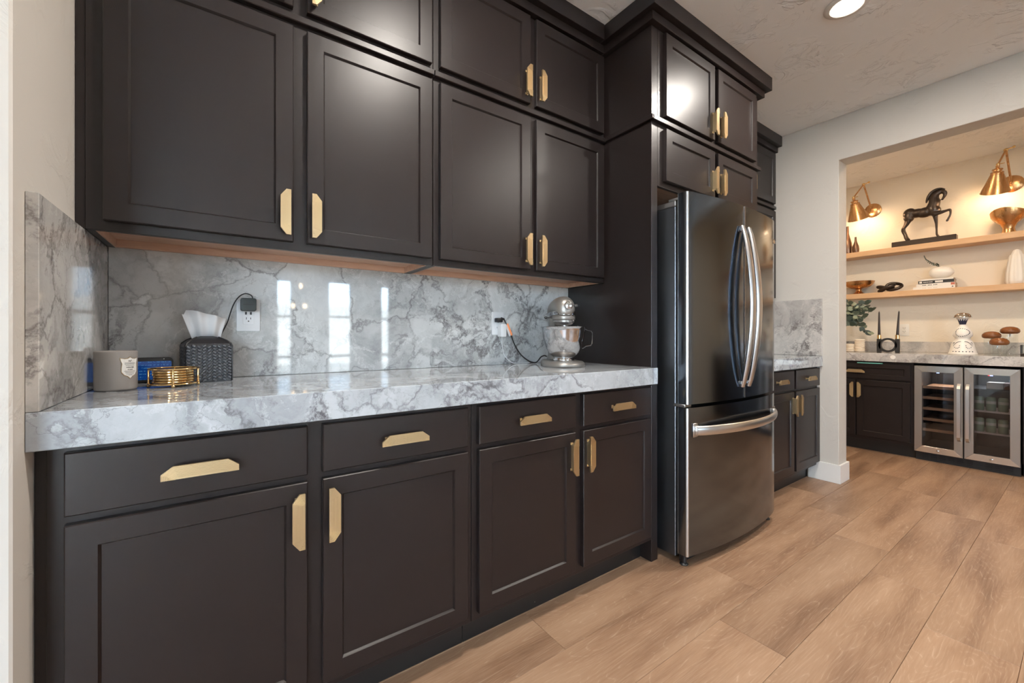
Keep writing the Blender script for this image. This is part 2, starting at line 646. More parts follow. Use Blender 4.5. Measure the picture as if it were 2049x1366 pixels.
def frame(o, U, W):
    """local (u, v, w) -> world: u along U, v up, w outward along W"""
    U, W = Vector(U), Vector(W)
    V = Vector((0, 0, 1))
    return Matrix(((U.x, V.x, W.x, o[0]), (U.y, V.y, W.y, o[1]), (U.z, V.z, W.z, o[2]), (0, 0, 0, 1)))

# ------------------------------------------------------------------ the setting
XR = 3.940       # face of the wall with the opening
XRB = 4.096      # its far face
YJ = -0.700      # jamb
XBW = 5.79       # wall behind the bar

fl_ = struct(MB().box(-4, XBW, -5.3, 0.14, -0.06, -0.008).build('floor', 'joint_dark', smooth=0), 'light brown wood plank floor')
PW, PL = 0.2245, 1.165
ends = {0: 1.258, 1: 2.14, 2: 1.83, 3: 2.70, 4: 2.40}
mesh_cache = {}


def plank_mesh(L, W):
    k = (round(L, 4), round(W, 4))
    if k not in mesh_cache:
        g = 0.0004
        mb = MB().box(-L / 2 + g, L / 2 - g, -W / 2 + g, W / 2 - g, -0.007, 0.0, 0.0010)
        me = bpy.data.meshes.new('plank')
        mb.bm.to_mesh(me)
        mb.bm.free()
        me.materials.append(M['floor_wood'])
        mesh_cache[k] = me
    return mesh_cache[k]


rng = random.Random(3)
for row in range(-3, 22):
    y1 = -0.51 - PW * row
    y0 = max(y1 - PW, -5.3)
    e = ends.get(row, rng.uniform(0, PL))
    x = e - PL * math.ceil((e + 2.4) / PL)
    while x < XBW:
        a, b_ = max(x, -2.6), min(x + PL, XBW - 0.001)
        if b_ - a > 0.05 and y1 - y0 > 0.03:
            place('plank', plank_mesh(b_ - a, y1 - y0), ((a + b_) / 2, (y0 + y1) / 2, 0.0), fl_)
        x += PL

struct(MB().box(-4, XBW + 0.12, -5.42, 0.16, CEIL, CEIL + 0.08).build('ceiling', 'ceiling_paint', smooth=0), 'pale textured plaster ceiling')
struct(MB().box(0.0, XBW + 0.12, 0.019, 0.14, -0.06, CEIL).build('wall_back', 'wall_paint', smooth=0))
struct(MB().box(-4, 0.0, -0.66, 0.14, -0.06, CEIL, 0.004).build('wall_left', 'wall_paint', smooth=0), 'off white plaster wall end beside the cabinets')
wr = MB().prism([(0.019, -0.06), (YJ, -0.06), (YJ, 2.3255), (-3.4, 2.3255), (-3.4, -0.06), (-5.3, -0.06), (-5.3, CEIL), (0.019, CEIL)], XR, XRB, 'x', 0.003)
struct(wr.build('wall_right', 'wall_paint', smooth=0), 'white plaster wall with wide opening to the bar')
struct(MB().box(XBW, XBW + 0.12, -5.3, 0.019, -0.06, CEIL).build('wall_bar', 'bar_paint', smooth=0), 'cream wall behind the bar shelves')
struct(MB().box(XRB, XBW, -3.5, -3.4, -0.06, CEIL).build('wall_bar_end', 'bar_paint', smooth=0))
struct(MB().box(-4.1, -4, -5.3, -0.66, -0.06, CEIL).build('wall_side', 'wall_paint', smooth=0))
# wall opposite with window openings
wf = MB()
xs = sorted(WINDOWS)
px = -4.0
for (x0, x1, z0, z1) in xs:
    wf.box(px, x0, YFAR - 0.12, YFAR, -0.06, CEIL)
    wf.box(x0, x1, YFAR - 0.12, YFAR, -0.06, z0)
    wf.box(x0, x1, YFAR - 0.12, YFAR, z1, CEIL)
    px = x1
wf.box(px, XR, YFAR - 0.12, YFAR, -0.06, CEIL)
wf.box(XR, XBW, YFAR - 0.12, YFAR, -0.06, CEIL)
struct(wf.build('wall_far', 'wall_paint', smooth=0))
for i, (x0, x1, z0, z1) in enumerate(WINDOWS):
    w = MB()
    t = 0.035
    y0, y1 = YFAR - 0.07, YFAR - 0.02
    w.box(x0, x0 + t, y0, y1, z0, z1).box(x1 - t, x1, y0, y1, z0, z1).box(x0, x1, y0, y1, z0, z0 + t).box(x0, x1, y0, y1, z1 - t, z1)
    if i == 0:  # the added daylight door, split by a centre post
        w.box((x0 + x1) / 2 - 0.05, (x0 + x1) / 2 + 0.05, y0, y1, z0, z1)
    else:
        zm = z0 + (z1 - z0) * 0.60
        w.box(x0, x1, y0, y1, zm - 0.02, zm + 0.02).box(x0, x1, y0, y1, z0 + 0.22, z0 + 0.26)
    wo = struct(w.build('window_%d' % (i + 1), 'window_frame', smooth=0))
    MB().box(x0 + 0.01, x1 - 0.01, YFAR - 0.049, YFAR - 0.045, z0 + 0.01, z1 - 0.01).build('pane', 'window_glass', wo, smooth=0)
struct(MB().box(-30, 30, -40, YFAR - 0.12, -0.25, -0.12).build('ground', 'outside_paving', smooth=0), 'paved ground outside the windows')
ew = MB().box(-14, 16, -12.2, -12.0, -0.12, 2.0)
struct(ew.build('wall_garden', 'outside_stucco', smooth=0), 'pale stucco garden wall outside the windows')

# baseboard round the pier
bb = MB()
bt, bh = 0.014, 0.133
bb.prism([(XR - bt, -0.515), (XR - bt, YJ - bt), (XRB + bt, YJ - bt), (XRB + bt, 0.0), (XRB, 0.0), (XRB, YJ), (XR, YJ), (XR, -0.515)], 0.0, bh, 'z', 0.0015)
struct(bb.build('baseboard_right', 'trim_white', smooth=0), 'tall white baseboard round the pier')

# ------------------------------------------------------------------ cabinets
YB, TB = -0.567, 0.020      # base face frame plane, door thickness
YU = -0.274                 # wall cabinet face frame plane
ZCT, ZCB = 0.914, 0.839     # countertop
ZU0 = 1.337                 # underside of wall cabinets
R1 = (1.362, 2.053)         # wall doors, lower row
R2 = (2.113, 2.512)         # wall doors, upper row
ZRAIL = (2.072, 2.094)


def pull_mesh():
    L, h, cu, cv = 0.141, 0.0145, 0.016, 0.021
    ln = math.hypot(cu, cv)
    n = (-cv / ln, cu / ln)

    def chain(d):
        u_l, v_t = -h + d, L / 2 - d
        c = n[0] * (-h + cu) + n[1] * (L / 2) - d
        u_c = (c - n[1] * v_t) / n[0]
        v_c = (c - n[0] * u_l) / n[1]
        if u_c < u_l:
            u_c, v_c = u_l, v_t
        return [(h, v_t), (min(u_c, h), v_t), (u_l, v_c), (u_l, -v_c), (min(u_c, h), -v_t), (h, -v_t)]
    mb = MB()
    w0, w1 = 0.022, 0.0285
    mb.prism(chain(0), w0, w1, 'z')
    K, step = 9, 0.0029
    for k in range(K):
        a, b_ = chain(k * step + 0.0004), chain(k * step + 0.0019)
        hgt = w1 + 0.0017
        for j in range(5):
            q = [a[j], a[j + 1], b_[j + 1], b_[j]]
            vs, fs = mb._new([(p[0], p[1], hgt) for p in q] + [(p[0], p[1], w1 - 0.0002) for p in q],
                             [(0, 1, 2, 3), (0, 4, 5, 1), (3, 2, 6, 7), (1, 5, 6, 2), (0, 3, 7, 4)])
            bmesh.ops.recalc_face_normals(mb.bm, faces=fs)
    mb.box(-0.001, 0.0045, -0.052, 0.052, 0, w0 + 0.001)
    mb.box(-0.006, 0.008, -0.055, -0.046, 0, 0.003).box(-0.006, 0.008, 0.046, 0.055, 0, 0.003)
    me = bpy.data.meshes.new('pull')
    mb.bm.to_mesh(me)
    mb.bm.free()
    me.materials.append(M['brass_pale'])
    return me


PULL = pull_mesh()


def add_pull(parent, F, u, v, side):
    """side: where the straight edge of the pull lies: r, l or d(own)"""
    ang = {'r': 0, 'l': PI, 'd': -PI / 2}[side]
    p = F @ Vector((u, v, 0))
    R = F.to_3x3() @ Matrix.Rotation(ang, 3, 'Z')
    place('pull', PULL, p, parent, R.to_euler())


def shaker(cab, F, u0, u1, v0, v1, side='r', at='bottom', st=0.049, pull=True):
    """recessed-panel door; F maps (u, v, w), w = 0 on the face frame"""
    t, c, d = TB, 0.0022, 0.0075
    mb = MB()

    def rc(i, w):
        return [F @ Vector(p) for p in ((u0 + i, v0 + i, w), (u1 - i, v0 + i, w), (u1 - i, v1 - i, w), (u0 + i, v1 - i, w))]
    mb.rings([rc(0, 0.0006), rc(0, t - c), rc(c, t), rc(st, t), rc(st + 0.002, t - 0.0025), rc(st + 0.0045, t - d), rc(st + 0.0045, 0.0006)], closed=True)
    door = mb.build('door', 'cabinet_paint', cab, smooth=25)
    i = st + 0.0038
    pb = MB()
    pb.rings([rc(i, t - d - 0.006), rc(i, t - d)])
    pb.build('door_panel', 'cabinet_paint', door, smooth=0)
    if pull:
        uu = (u1 - 0.0245) if side == 'r' else (u0 + 0.0245)
        vv = (v0 + 0.015 + 0.0705) if at == 'bottom' else (v1 - 0.020 - 0.0705)
        add_pull(door, F @ Matrix.Translation((0, 0, t)), uu, vv, side)
    return door


def drawer(cab, F, u0, u1, v0, v1, inset=False, pull=True):
    if inset:
        d = shaker(cab, F, u0, u1, v0, v1, pull=False, st=0.038)
        w_ = WO[d.name]
        d.name = 'drawer'
        WO[d.name] = w_
    else:
        mb = MB()
        c = 0.0025

        def rc(i, w):
            return [F @ Vector(p) for p in ((u0 + i, v0 + i, w), (u1 - i, v0 + i, w), (u1 - i, v1 - i, w), (u0 + i, v1 - i, w))]
        mb.rings([rc(0, 0.0006), rc(0, TB - c), rc(c, TB)])
        d = mb.build('drawer', 'cabinet_paint', cab, smooth=25)
    if pull:
        add_pull(d, F @ Matrix.Translation((0, 0, TB)), (u0 + u1) / 2, (v0 + v1) / 2, 'd')
    return d


FB = frame((0, YB, 0), (1, 0, 0), (0, -1, 0))
FU = frame((0, YU, 0), (1, 0, 0), (0, -1, 0))
ZD = (0.698, 0.826)     # drawers
ZO = (0.133, 0.680)     # base doors


def base_unit(x0, x1, ds, label, group, y_back=0.016):
    c = thing('base_cabinet', ((x0 + x1) / 2, YB / 2, 0), label, 'cabinet', group)
    MB().box(x0, x1, YB + 0.019, y_back, 0.105, ZCB - 0.001).build('body', 'cabinet_paint', c, smooth=0)
    MB().box(x0, x1, YB, YB + 0.018, 0.105, ZCB - 0.001, 0.001).build('face_frame', 'cabinet_paint', c, smooth=0)
    MB().box(x0, x1, -0.505, -0.490, 0.0, 0.105).build('toe_kick', 'toe_paint', c, smooth=0)
    for k, (a, b_) in enumerate(ds):
        drawer(c, FB, a, b_, *ZD)
        shaker(c, FB, a, b_, *ZO, side='r' if k % 2 == 0 else 'l', at='top')
    return c


base_unit(0.020, 0.988, [(0.048, 0.490), (0.527, 0.968)], 'dark base cabinet with two drawers and two doors under the candle and tissue box', 'base cabinets along the wall')
base_unit(0.990, 1.955, [(1.010, 1.451), (1.494, 1.931)], 'dark base cabinet with two drawers and two doors under the stand mixer', 'base cabinets along the wall')
base_unit(3.006, XR - 0.001, [(3.050, 3.490), (3.524, 3.935)], 'dark base cabinet with two drawers and two doors between refrigerator and white pier', 'base cabinets along the wall')
o = MB().box(0.0015, 0.0185, YB + 0.012, YB + 0.05, 0.0, ZCB - 0.001).build('filler_strip', 'cabinet_paint', smooth=0)
tag(o, 'narrow dark filler strip between base cabinet and plaster wall end', 'filler strip')


def wall_unit(x0, x1, ds, label, group, lower, filler=None):
    z0 = ZU0 if lower else ZRAIL[0] + 0.001
    z1 = ZRAIL[0] - 0.001 if lower else 2.545
    c = thing('wall_cabinet', ((x0 + x1) / 2, YU / 2, z0), label, 'cabinet', group)
    F = FU
    if lower:
        MB().box(x0, x1, YU + 0.019, 0.014, z0 + 0.030, z1).build('body', 'cabinet_paint', c, smooth=0)
        for xa in (x0, x1 - 0.015):
            MB().box(xa, xa + 0.015, YU + 0.019, -0.001, z0, z0 + 0.030).build('side_skirt', 'cabinet_paint', c, smooth=0)
        bp = MB().box(x0 + 0.016, x1 - 0.016, YU + 0.022, -0.002, z0 + 0.024, z0 + 0.0295)
        bp.box(x0 + 0.0155, x0 + 0.020, YU + 0.022, -0.002, z0 + 0.0005, z0 + 0.024).box(x1 - 0.020, x1 - 0.0155, YU + 0.022, -0.002, z0 + 0.0005, z0 + 0.024)
        bp.box(x0 + 0.020, x1 - 0.020, -0.020, -0.002, z0 + 0.0005, z0 + 0.024)
        tag(bp.build('bottom_panel', 'underside_wood', c, smooth=0), 'bare reddish wood underside')
    else:
        MB().box(x0, x1, YU + 0.019, 0.014, z0, z1).build('body', 'cabinet_paint', c, smooth=0)
        MB().box(x0, x1, YU - 0.018, YU - 0.001, ZRAIL[0], ZRAIL[1], 0.002).build('rail', 'cabinet_paint', c, smooth=0)
    MB().box(x0, x1, YU, YU + 0.018, z0, z1, 0.0008).build('face_frame', 'cabinet_paint', c, smooth=0)
    if filler:
        MB().box(filler[0], filler[1], YU + 0.004, YU + 0.03, z0, z1).build('filler', 'cabinet_paint', c, smooth=0)
    for k, (a, b_) in enumerate(ds):
        shaker(c, F, a, b_, *(R1 if lower else R2), side='r' if k % 2 == 0 else 'l', at='bottom')
    return c


G1 = 'wall cabinets over the counter'
UA, UB = [(0.055, 0.495), (0.535, 0.973)], [(1.008, 1.453), (1.488, 1.938)]
wall_unit(0.020, 0.983, UA, 'tall two-door dark wall cabinet over the candle and tissue box', G1, True, (0.0015, 0.019))
wall_unit(0.985, 1.955, UB, 'tall two-door dark wall cabinet over the stand mixer', G1, True)
wall_unit(0.020, 0.983, UA, 'short dark top cabinet above the tall doors over the tissue box', G1, False, (0.0015, 0.019))
wall_unit(0.985, 1.955, UB, 'short dark top cabinet beside the refrigerator tower, above tall doors over the mixer', G1, False)
UC = [(3.040, 3.475), (3.510, 3.925)]
wall_unit(3.006, XR - 0.001, UC, 'tall dark wall cabinet against the white pier beyond the refrigerator', G1, True)
wall_unit(3.006, XR - 0.001, UC, 'short dark top cabinet against the white pier beyond the refrigerator', G1, False)

# refrigerator tower: two tall panels and two stacked cabinets
XT0, XT1 = 1.957, 2.0025
XT2, XT3 = 2.957, 3.0025
for x0, x1, lab in ((XT0, XT1, 'tall dark end panel between countertop and refrigerator'), (XT2, XT3, 'tall dark end panel on the far side of the refrigerator')):
    tag(MB().box(x0, x1, YB, 0.016, 0.0, 2.545, 0.0012).build('end_panel', 'cabinet_paint', smooth=0), lab, 'cabinet panel', 'panels of the refrigerator tower')
for lower in (True, False):
    z0, z1 = (1.775, ZRAIL[0] - 0.001) if lower else (ZRAIL[0] + 0.001, 2.545)
    c = thing('wall_cabinet', (2.48, -0.28, z0), 'low two-door dark cabinet right above the refrigerator' if lower else 'upper two-door dark cabinet at the top of the refrigerator tower', 'cabinet', 'cabinets above the refrigerator')
    a, b_ = XT1 + 0.0006, XT2 - 0.0006
    MB().box(a, b_, YB + 0.019, 0.014, z0 + (0.012 if lower else 0), z1).build('body', 'cabinet_paint', c, smooth=0)
    MB().box(a, b_, YB, YB + 0.018, z0, z1, 0.0008).build('face_frame', 'cabinet_paint', c, smooth=0)
    if lower:
        MB().box(a + 0.001, b_ - 0.001, YB + 0.02, 0.0, z0 + 0.004, z0 + 0.011).build('bottom_panel', 'underside_wood', c, smooth=0)
    else:
        MB().box(XT0 - 0.012, XT3 + 0.012, YB - 0.018, YB - 0.001, ZRAIL[0], ZRAIL[1], 0.002).box(XT0 - 0.016, XT0 - 0.001, YB - 0.018, YU - 0.02, ZRAIL[0], ZRAIL[1], 0.002).build('rail', 'cabinet_paint', c, smooth=0)
    zz = (1.803, R1[1]) if lower else R2
    for k, (u0, u1) in enumerate([(2.046, 2.482), (2.516, 2.950)]):
        shaker(c, FB, u0, u1, *zz, side='r' if k == 0 else 'l', at='bottom')


# crown mouldings: two steps up to the ceiling
for n_, (x0, x1, yf, lab) in enumerate([(0.0015, XT0 - 0.062, YU, 'stepped dark crown moulding over the counter cabinets'), (XT0, XT3, YB, 'stepped dark crown moulding round the refrigerator tower'), (XT3 + 0.062, XR - 0.001, YU, 'stepped dark crown moulding beyond the refrigerator')]):
    mb = MB()
    if n_ == 1:
        mb.box(x0 - 0.03, x1 + 0.03, yf - 0.03, 0.015, 2.520, 2.560, 0.0015)
        mb.box(x0 - 0.06, x1 + 0.06, yf - 0.06, 0.015, 2.560, CEIL - 0.0005, 0.0015)
    else:
        mb.box(x0, x1 + (0.03 if n_ == 0 else 0), yf - 0.03, 0.015, 2.520, 2.560, 0.0015)
        mb.box(x0, x1, yf - 0.06, 0.015, 2.560, CEIL - 0.0005, 0.0015)
    struct(mb.build('trim_%d' % (n_ + 1), 'cabinet_paint', smooth=0), lab)

# stone
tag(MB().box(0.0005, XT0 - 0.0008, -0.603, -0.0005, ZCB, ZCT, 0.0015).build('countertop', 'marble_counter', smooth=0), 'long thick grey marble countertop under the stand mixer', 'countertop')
tag(MB().box(0.0195, XT0 - 0.0008, 0.0, 0.0185, ZCT + 0.0008, ZU0 + 0.026, 0.0006).build('backsplash', 'marble_splash', smooth=0), 'long polished grey marble backsplash below the wall cabinets', 'backsplash')
tag(MB().box(0.0005, 0.0188, -0.602, 0.0185, ZCT + 0.0008, ZU0 - 0.001, 0.0010).build('side_splash', 'marble_side', smooth=0), 'marble side splash on the plaster wall end beside the candle', 'backsplash')
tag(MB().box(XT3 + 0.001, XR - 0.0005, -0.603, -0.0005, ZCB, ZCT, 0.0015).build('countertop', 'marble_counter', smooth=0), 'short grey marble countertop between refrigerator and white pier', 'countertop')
tag(MB().box(XT3 + 0.001, XR - 0.0195, 0.0, 0.0185, ZCT + 0.0008, ZU0 - 0.001).build('backsplash', 'marble_splash', smooth=0), 'short marble backsplash hidden behind the refrigerator', 'backsplash')
tag(MB().box(XR - 0.019, XR - 0.0005, -0.602, 0.0185, ZCT + 0.0008, ZU0 - 0.001, 0.0010).build('side_splash', 'marble_bar', smooth=0), 'brownish veined marble side splash on the white pier', 'backsplash')

# ------------------------------------------------------------------ refrigerator
fr = thing('refrigerator', (2.48, -0.36, 0), 'dark stainless french door refrigerator with bottom freezer drawer', 'refrigerator')
FX0, FX1, FXM = 2.036, 2.924, 2.478


def yfront(x):
    return -0.700 - 0.040 * (1 - ((x - 2.48) / 0.444) ** 2)


MB().box(FX0, FX1, -0.640, -0.03, 0.035, 1.665, 0.003).build('body', 'steel_side', fr, smooth=0)
MB().box(FX0 - 0.0005, FX1, -0.640, -0.03, 1.666, 1.692, 0.003).build('top_cap', 'steel_bright', fr, smooth=0)
MB().box(FX0 + 0.01, FX1 - 0.01, -0.652, -0.641, 0.06, 1.69).build('gasket', 'dark_gap', fr, smooth=0)


def door_poly(x0, x1, cl, cr):
    n = 14
    back = -0.653
    fpts = [(x0 + (x1 - x0) * k / n, yfront(x0 + (x1 - x0) * k / n)) for k in range(n + 1)]
    if cl:
        fpts[0] = (x0, fpts[0][1] + cl)
        fpts.insert(1, (x0 + cl * 0.35, fpts[0][1] - cl * 0.75))
    if cr:
        fpts[-1] = (x1, fpts[-1][1] + cr)
    return [(x0, back)] + fpts + [(x1, back)]


for nm, x0, x1, z0, z1, cl, cr in (('door', FX0, FXM - 0.003, 0.748, 1.720, 0.006, 0.002), ('door', FXM + 0.003, FX1, 0.748, 1.720, 0.002, 0.006), ('freezer_drawer', FX0, FX1, 0.055, 0.732, 0.006, 0.006)):
    d = MB().prism(door_poly(x0, x1, cl, cr), z0, z1, 'z').build(nm, 'black_steel', fr, smooth=30)
    if x0 == FX0:
        MB().prism([(x0 - 0.0012, yfront(x0) + 0.007), (x0 - 0.0012, yfront(x0) + 0.003), (x0 + 0.004, yfront(x0) - 0.0025), (x0 + 0.008, yfront(x0 + 0.008) - 0.0012), (x0 + 0.008, yfront(x0) + 0.007)], z0 + 0.001, z1 - 0.001, 'z').build('edge_trim', 'steel_bright', d, smooth=0)
        MB().box(x0 - 0.001, x0 + 0.003, -0.6545, -0.6525, z0, z1).build('back_trim', 'steel_bright', d, smooth=0)
    if nm == 'door':
        if x0 > FXM:
            MB().box(x0 - 0.0005, x0 + 0.0035, yfront(x0) - 0.0012, yfront(x0) + 0.01, z0 + 0.001, z1 - 0.001).build('edge_trim', 'steel_bright', d, smooth=0)
            bx = 2.885
            badge = MB().lathe([(0.0001, 0), (0.013, 0), (0.013, 0.002), (0.011, 0.0028), (0.0001, 0.0028)], (0, 0, 0), 20, Matrix.Translation((bx, yfront(bx) - 0.0004, 1.600)) @ Matrix.Rotation(PI / 2, 4, 'X')).build('badge', 'chrome', d)
            me = text_mesh('LG', 0.024)
            ang = math.atan2(yfront(bx + 0.02) - yfront(bx - 0.02), 0.04)
            me.transform(Matrix.Translation((bx + 0.032, yfront(bx + 0.032) - 0.001, 1.600)) @ Matrix.Rotation(ang, 4, 'Z') @ Matrix.Rotation(PI / 2, 4, 'X'))
            c0 = Vector((bx + 0.03, yfront(bx), 1.600))
            me.transform(Matrix.Translation(-c0))
            link('lettering', me, 'chrome', c0, d, 0)
        xh = x0 + 0.030 if x0 > FXM else x1 - 0.030
        yb = yfront(xh)
        pts, rad = [], []
        for k in range(25):
            t = k / 24
            pts.append((xh, yb - 0.008 - 0.050 * math.sin(PI * t) ** 0.8, 0.806 + 0.807 * t))
            rad.append(0.010 + 0.006 * math.sin(PI * t) ** 0.5)
        h = MB().tube(pts, rad, 12, (1.55, 0.62), (0, -1, 0))
        h.box(xh - 0.010, xh + 0.010, yb - 0.012, yb + 0.002, 0.806, 0.835, 0.004).box(xh - 0.010, xh + 0.010, yb - 0.012, yb + 0.002, 1.584, 1.613, 0.004)
        h.build('handle', 'steel_bright', d, smooth=60)
    else:
        pts, rad = [], []
        for k in range(25):
            t = k / 24
            x = 2.085 + (2.885 - 2.085) * t
            pts.append((x, yfront(x) - 0.010 - 0.048 * math.sin(PI * t) ** 0.7, 0.627))
            rad.append(0.015)
        h = MB().tube(pts, rad, 12, (0.55, 1.45), (0, 0, 1))
        for x in (2.093, 2.877):
            h.box(x - 0.014, x + 0.014, yfront(x) - 0.012, yfront(x) + 0.004, 0.605, 0.649, 0.005)
        h.build('handle', 'steel_bright', d, smooth=60)
        for x in (2.093, 2.877):
            MB().box(x - 0.024, x + 0.024, yfront(x) - 0.0015, yfront(x) + 0.004, 0.596, 0.660, 0.0025).build('handle_mount', 'steel_bright', d)
hg = MB().box(FX0 + 0.004, FX0 + 0.05, -0.690, -0.60, 1.693, 1.706, 0.004, 2).box(FX0 + 0.006, FX0 + 0.035, -0.694, -0.655, 1.706, 1.722, 0.003)
hg.build('hinge_cover', 'steel_bright', fr)
MB().box(FX1 - 0.05, FX1 - 0.004, -0.690, -0.60, 1.693, 1.706, 0.004, 2).build('hinge_cover', 'steel_bright', fr)
MB().box(FX0 - 0.001, FX0 + 0.05, -0.690, -0.630, 0.733, 0.747, 0.002).ball((FX0 + 0.012, -0.680, 0.741), 0.009, 10, 6).build('middle_hinge', 'steel_bright', fr)
MB().box(FX0 + 0.03, FX1 - 0.03, -0.66, -0.64, 0.008, 0.05).build('kick_grille', 'black_plastic', fr, smooth=0)
for x, y in ((FX0 + 0.03, -0.665), (FX1 - 0.03, -0.665), (FX0 + 0.05, -0.08), (FX1 - 0.05, -0.08)):
    MB().lathe([(0.018, 0.0), (0.020, 0.004), (0.012, 0.012), (0.012, 0.055)], (x, y, 0), 14).build('foot', 'black_plastic', fr)

# ------------------------------------------------------------------ things on the counter
ZC = ZCT + 0.0004

# candle jar
CX, CY, CR = 0.072, -0.234, 0.044
cd = thing('candle_jar', (CX, CY, ZC), 'grey glass candle jar with white shield label in the counter corner', 'candle')
MB().lathe([(0.0001, 0), (CR - 0.004, 0), (CR - 0.001, 0.002), (CR, 0.005), (CR, 0.104), (CR - 0.0025, 0.106), (CR - 0.005, 0.104), (CR - 0.005, 0.075), (0.0001, 0.075)], (CX, CY, ZC), 48).build('jar', 'candle_grey', cd)
MB().lathe([(0.0001, 0), (CR - 0.0056, 0), (CR - 0.0056, 0.008), (0.0001, 0.009)], (CX, CY, ZC + 0.0755), 40).build('wax', 'candle_wax', cd)


def wrap(mesh_or_bm, cx, cy, r, a0, zc):
    """flat (s, t, depth) -> outside of a cylinder; a0 faces the middle"""
    for v in mesh_or_bm:
        s_, t_, d_ = v.co
        a = a0 + s_ / r
        v.co = Vector((cx + (r + d_) * math.cos(a), cy + (r + d_) * math.sin(a), zc + t_))


A0 = math.atan2(-1.776 - CY, 0.302 - CX) + 0.66
shield = [(-0.021, 0.026), (-0.012, 0.024), (-0.005, 0.025), (0.0, 0.029), (0.005, 0.025), (0.012, 0.024), (0.021, 0.026), (0.0195, 0.018), (0.017, 0.012), (0.0185, 0.000), (0.0185, -0.010), (0.013, -0.018), (0.005, -0.022), (0, -0.028), (-0.005, -0.022), (-0.013, -0.018), (-0.0185, -0.010), (-0.0185, 0.000), (-0.017, 0.012), (-0.0195, 0.018)]
ZL = ZC + 0.060


def shield_mesh(scale, d):
    mb = MB()
    # strips keep the wrap smooth
    P = [(x * scale, y * scale) for x, y in shield]
    n = len(P)
    vs = [mb.bm.verts.new((x, y, d)) for x, y in P]
    c_ = mb.bm.verts.new((0, 0, d))
    mid = [mb.bm.verts.new((x * 0.5, y * 0.5, d)) for x, y in P]
    for i in range(n):
        j = (i + 1) % n
        mb.bm.faces.new((vs[j], vs[i], mid[i], mid[j]))
        mb.bm.faces.new((mid[j], mid[i], c_))
    rim = [mb.bm.verts.new((x, y, d - 0.0008)) for x, y in P]
    for i in range(n):
        j = (i + 1) % n
        mb.bm.faces.new((vs[i], vs[j], rim[j], rim[i]))
    wrap(mb.bm.verts, CX, CY, CR, A0, ZL)
    bmesh.ops.recalc_face_normals(mb.bm, faces=mb.bm.faces)
    return mb


lab = shield_mesh(1.06, 0.0009).build('label', 'gold_edge', cd, smooth=0)
lab2 = shield_mesh(1.0, 0.0014).build('label_paper', 'label_white', lab, smooth=0)
for body, size, dz in (('N°', 0.0072, 0.0185), ('WINTER', 0.0052, 0.0015), ('FOLK', 0.0052, -0.0045)):
    me = text_mesh(body, size, 0.0002)
    for v in me.vertices:
        v.co.y += dz
    wrap(me.vertices, CX, CY, CR + 0.0016, A0, ZL)
    c0 = Vector((CX, CY, ZL))
    me.transform(Matrix.Translation(-c0))
    link('lettering', me, 'ink', c0, lab, 0)
mb = MB()
for y_, w_ in ((0.0135, 0.026), (0.0105, 0.026), (0.0065, 0.022), (-0.0090, 0.028), (-0.0125, 0.024), (-0.0165, 0.020), (-0.0195, 0.010)):
    segs = 6
    for k in range(segs):
        a, b_ = -w_ / 2 + w_ * k / segs, -w_ / 2 + w_ * (k + 1) / segs
        mb._new([(a, y_, 0), (b_, y_, 0), (b_, y_ + 0.0009, 0), (a, y_ + 0.0009, 0)], [(0, 1, 2, 3)])
wrap(mb.bm.verts, CX, CY, CR + 0.0018, A0, ZL)
mb.build('print_rules', 'ink', lab, smooth=0)

# phone leaning on the splash
ph = thing('phone', (0.105, -0.075, ZC), 'black phone with lit blue screen standing behind the brass coasters', 'phone')
Mp = Matrix.Translation((0.105, -0.065, ZC)) @ Matrix.Rotation(math.radians(-12), 4, 'X')
rr = 0.010


def rrect(w, h, r, n=5):
    out = []
    for cx, cy, a in ((w / 2 - r, h / 2 - r, 0), (-w / 2 + r, h / 2 - r, PI / 2), (-w / 2 + r, -h / 2 + r, PI), (w / 2 - r, -h / 2 + r, 1.5 * PI)):
        out += [(cx + r * math.cos(a + PI / 2 * k / n), cy + r * math.sin(a + PI / 2 * k / n)) for k in range(n + 1)]
    return out


MB().prism([(x, y + 0.040) for x, y in rrect(0.150, 0.078, 0.012)], -0.006, 0.0035, 'y', 0.001, 1, Mp).build('case', 'black_plastic', ph)
MB().prism([(x, y + 0.038) for x, y in rrect(0.142, 0.058, 0.004)], -0.0068, -0.0062, 'y', 0, 1, Mp).build('screen', 'phone_screen', ph, smooth=0)
MB().ball((0.052, -0.0062, 0.0735), 0.0016, 8, 6, Mp).build('camera_dot', 'label_white', ph)

# coaster holder and coasters
HX, HYc, HR = 0.193, -0.214, 0.0565
ch = thing('coaster_holder', (HX, HYc, ZC), 'polished brass wire rack holding round coasters', 'coaster rack')
for k in range(4):
    a = math.radians(-88 + 90 * k)
    x, y = HX + HR * math.cos(a), HYc + HR * math.sin(a)
    MB().lathe([(0.0001, 0), (0.0035, 0.0006), (0.0048, 0.004), (0.0035, 0.0075), (0.0028, 0.009), (0.0042, 0.011), (0.0028, 0.013), (0.0026, 0.052), (0.0030, 0.054), (0.0001, 0.0545)], (x, y, ZC), 12).build('post', 'brass_polished', ch)
for z, r in ((0.0515, HR), (0.0085, HR - 0.001)):
    MB().rings([[Vector((HX + (r + 0.0026 * math.cos(q)) * math.cos(a), HYc + (r + 0.0026 * math.cos(q)) * math.sin(a), ZC + z + 0.0026 * math.sin(q))) for q in [2 * PI * j / 8 for j in range(8)]] for a in [2 * PI * k / 40 for k in range(40)]], closed=True).build('ring', 'brass_polished', ch)
